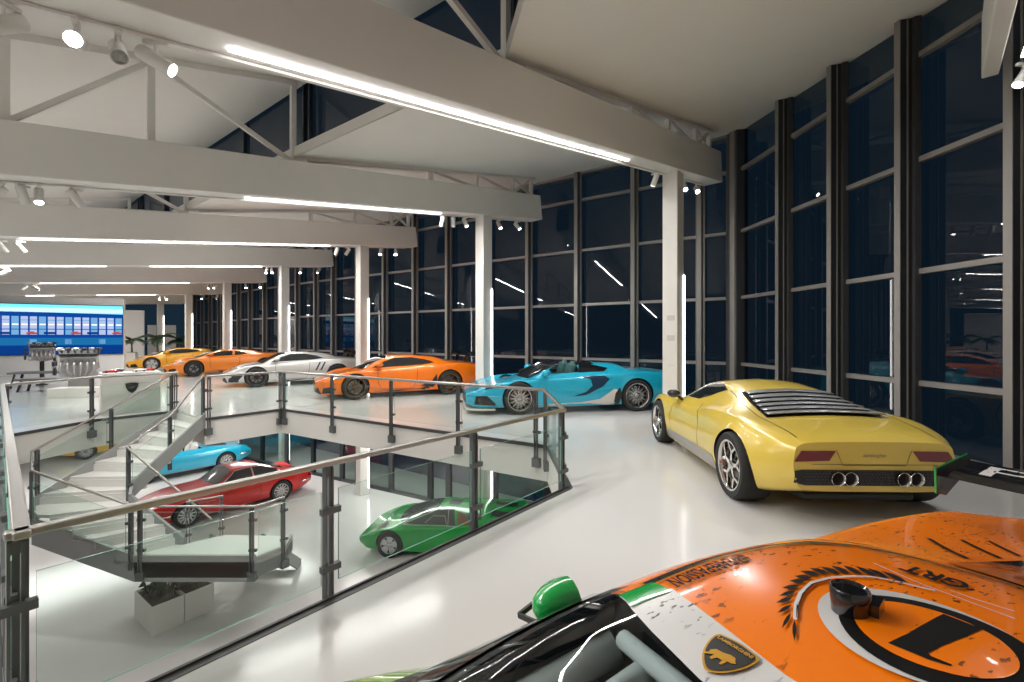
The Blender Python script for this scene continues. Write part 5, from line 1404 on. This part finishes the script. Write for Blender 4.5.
# ================================================================ track spotlights
ORD = ['first','second','third','fourth','fifth']
def spot(k, t, s, tilt, head, label, lamp=0, long=.24, rad=.052, aim=None):
    p = bp(k, t, s, -.034)
    if aim:
        v = Vector(aim)-p; head = math.atan2(v.y,v.x); tilt = math.atan2(-v.z,math.hypot(v.x,v.y))
    r = thing('track_spotlight', label, 'spotlight', p, head, 'white track spotlights')
    b = MB(); b.box((0,0,-.016), (.16,.035,.028)); b.tube([(0,0,-.02),(0,0,-.09)], .012, 8); obj('track_adapter', b, M_spotw, r)
    R = Matrix.Rotation(PI/2+tilt,3,'Y')   # axis of the barrel
    ax = R @ Vector((0,0,1)); c0 = Vector((0,0,-.14))
    b = MB(); b.lathe([(0,-long*.5),(rad*.92,-long*.5),(rad,-long*.46),(rad,long*.5),(rad*.9,long*.5),(rad*.85,long*.40)], c=c0, mtx=R, seg=20); obj('spot_housing', b, M_spotw, r, angle=40)
    b = MB(); b.lathe([(0,long*.40),(rad*.85,long*.40)], c=c0, mtx=R, seg=20)
    obj('spot_lens', b, M_lamp if lamp else M_spotin, r)
    if lamp:
        w = Matrix.Rotation(head,3,'Z') @ ax
        l = bpy.data.lights.new('spot_and_fill_lamp','SPOT'); l.energy = lamp; l.spot_size = 1.1; l.spot_blend = .7; l.shadow_soft_size = .05; l.color = (1,.985,.96)
        o = bpy.data.objects.new('spot_and_fill_lamp', l); COL.objects.link(o)
        o.location = p + Matrix.Rotation(head,3,'Z') @ (c0+ax*(long*.5+.02)); o.rotation_euler = w.to_track_quat('-Z','Y').to_euler()
SP = {1:([3,76,119,157],[656.5,686,698]), 2:([-4,23,39,76],[443,454,466,500,518]), 3:([2,20],[337,348,381,396]), 4:([5],[267,272,301,319]), 5:([24,36],[209,215,246,269]), 6:([8],[160,166,203,220]), 7:([],[])}
AIM = {(1,119):(-.6,1.0,1.2),(1,157):(3.2,4.8,.6),(1,656.5):(1.6,10.6,.7),(1,686):(3.2,6.2,.8),(1,698):(3.6,5.0,.7),(2,23):(-6.5,8.2,-1.5),(2,39):(-4.5,4.5,-1),(2,443):(-3,13,.6),(2,454):(-1.8,13.6,.6),(2,466):(.6,10.6,.6),(2,500):(1.5,11,.6),(3,337):(-7.5,16.2,.6),(3,348):(-8.2,15.8,.6),(3,381):(-4.2,13,.6),(3,396):(-3.2,13.3,.6)}
rnd = random.Random(5)
hb = math.atan2(BD.y,BD.x)
for k, (la, ra) in SP.items():
    for grp, xs in (('hall end',la),('column end',ra)):
        for i, x in enumerate(xs):
            t = t_at(k, x)
            if t > TE[k]-.15: t = TE[k]-.2
            if grp == 'hall end':
                head, tilt = hb + rnd.choice((0.2,.5,-.3,PI-.4,PI+.5)), rnd.uniform(.55,.9)
            else: head, tilt = hb + rnd.choice((-1.2,-1.7,-2.2,-2.6,PI)), rnd.uniform(.8,1.15)
            lamp = 0
            if grp == 'column end': lamp = 160 if k < 4 else 120
            elif k < 4: lamp = 130
            if (k,x) in ((1,3),(1,119)): lamp = 0
            elif (k,x) in AIM: lamp = 190
            if (k,x) == (1,76): head, tilt = hb-1.75, .35
            spot(k, t, -.12, tilt, head, ('%s white spotlight from the hall side in the %s cluster under %s' % (ORD[i], grp.split()[0], WORDS[k])) if len(xs) > 1 else 'lone white spotlight at the hall end of the track under %s' % WORDS[k], lamp, aim=AIM.get((k,x)))
spot(0, 1.74, .24, .95, hb+2.4, 'white spotlight hanging beside the corner beam before the side windows', 120)
b = MB(); b.beam(bp(0,-3.5,.24,-.012), bp(0,1.55,.24,-.012), .07, .02)
obj('linear_light', b, M_led, label='white linear light beside the corner beam', cat='light', group='linear lights under the beams')

for t, tgt, e in ((-9.3,(.9,1.0,1.1),120),(-9.9,(2.0,2.0,.9),130)):   # unseen spots without fittings, added to brighten the race car
    p = bp(1,t,-.12,-.2); l = bpy.data.lights.new('spot_and_fill_lamp','SPOT'); l.energy = e; l.spot_size = 1.0; l.spot_blend = .8; l.shadow_soft_size = .05; l.color = (1,.985,.96)
    o = bpy.data.objects.new('spot_and_fill_lamp', l); COL.objects.link(o); o.location = p; o.rotation_euler = (Vector(tgt)-p).to_track_quat('-Z','Y').to_euler()
# ================================================================ lights, world, camera
w = bpy.data.worlds.new('night'); SC.world = w; w.use_nodes = True
w.node_tree.nodes['Background'].inputs[0].default_value = (.007,.016,.027,1)
w.node_tree.nodes['Background'].inputs[1].default_value = 1.0
cam = bpy.data.cameras.new('camera'); co = bpy.data.objects.new('camera', cam); COL.objects.link(co)
cam.sensor_width = 36; cam.lens = F/1024*36; cam.shift_y = -(341-Y0)/1024
cam.clip_start = .02; cam.clip_end = 200
co.location = (0,0,EYE); co.rotation_euler = (PI/2,0,0)
SC.camera = co
SC.view_settings.view_transform = 'Standard'; SC.view_settings.look = 'None'
SC.view_settings.gamma = 1; SC.view_settings.use_curve_mapping = False
SC.view_settings.exposure = 0.4
SC.cycles.use_denoising = True
SC.cycles.max_bounces = 10; SC.cycles.transparent_max_bounces = 16
SC.cycles.sample_clamp_indirect = 6.0
SC.cycles.caustics_reflective = False; SC.cycles.caustics_refractive = False
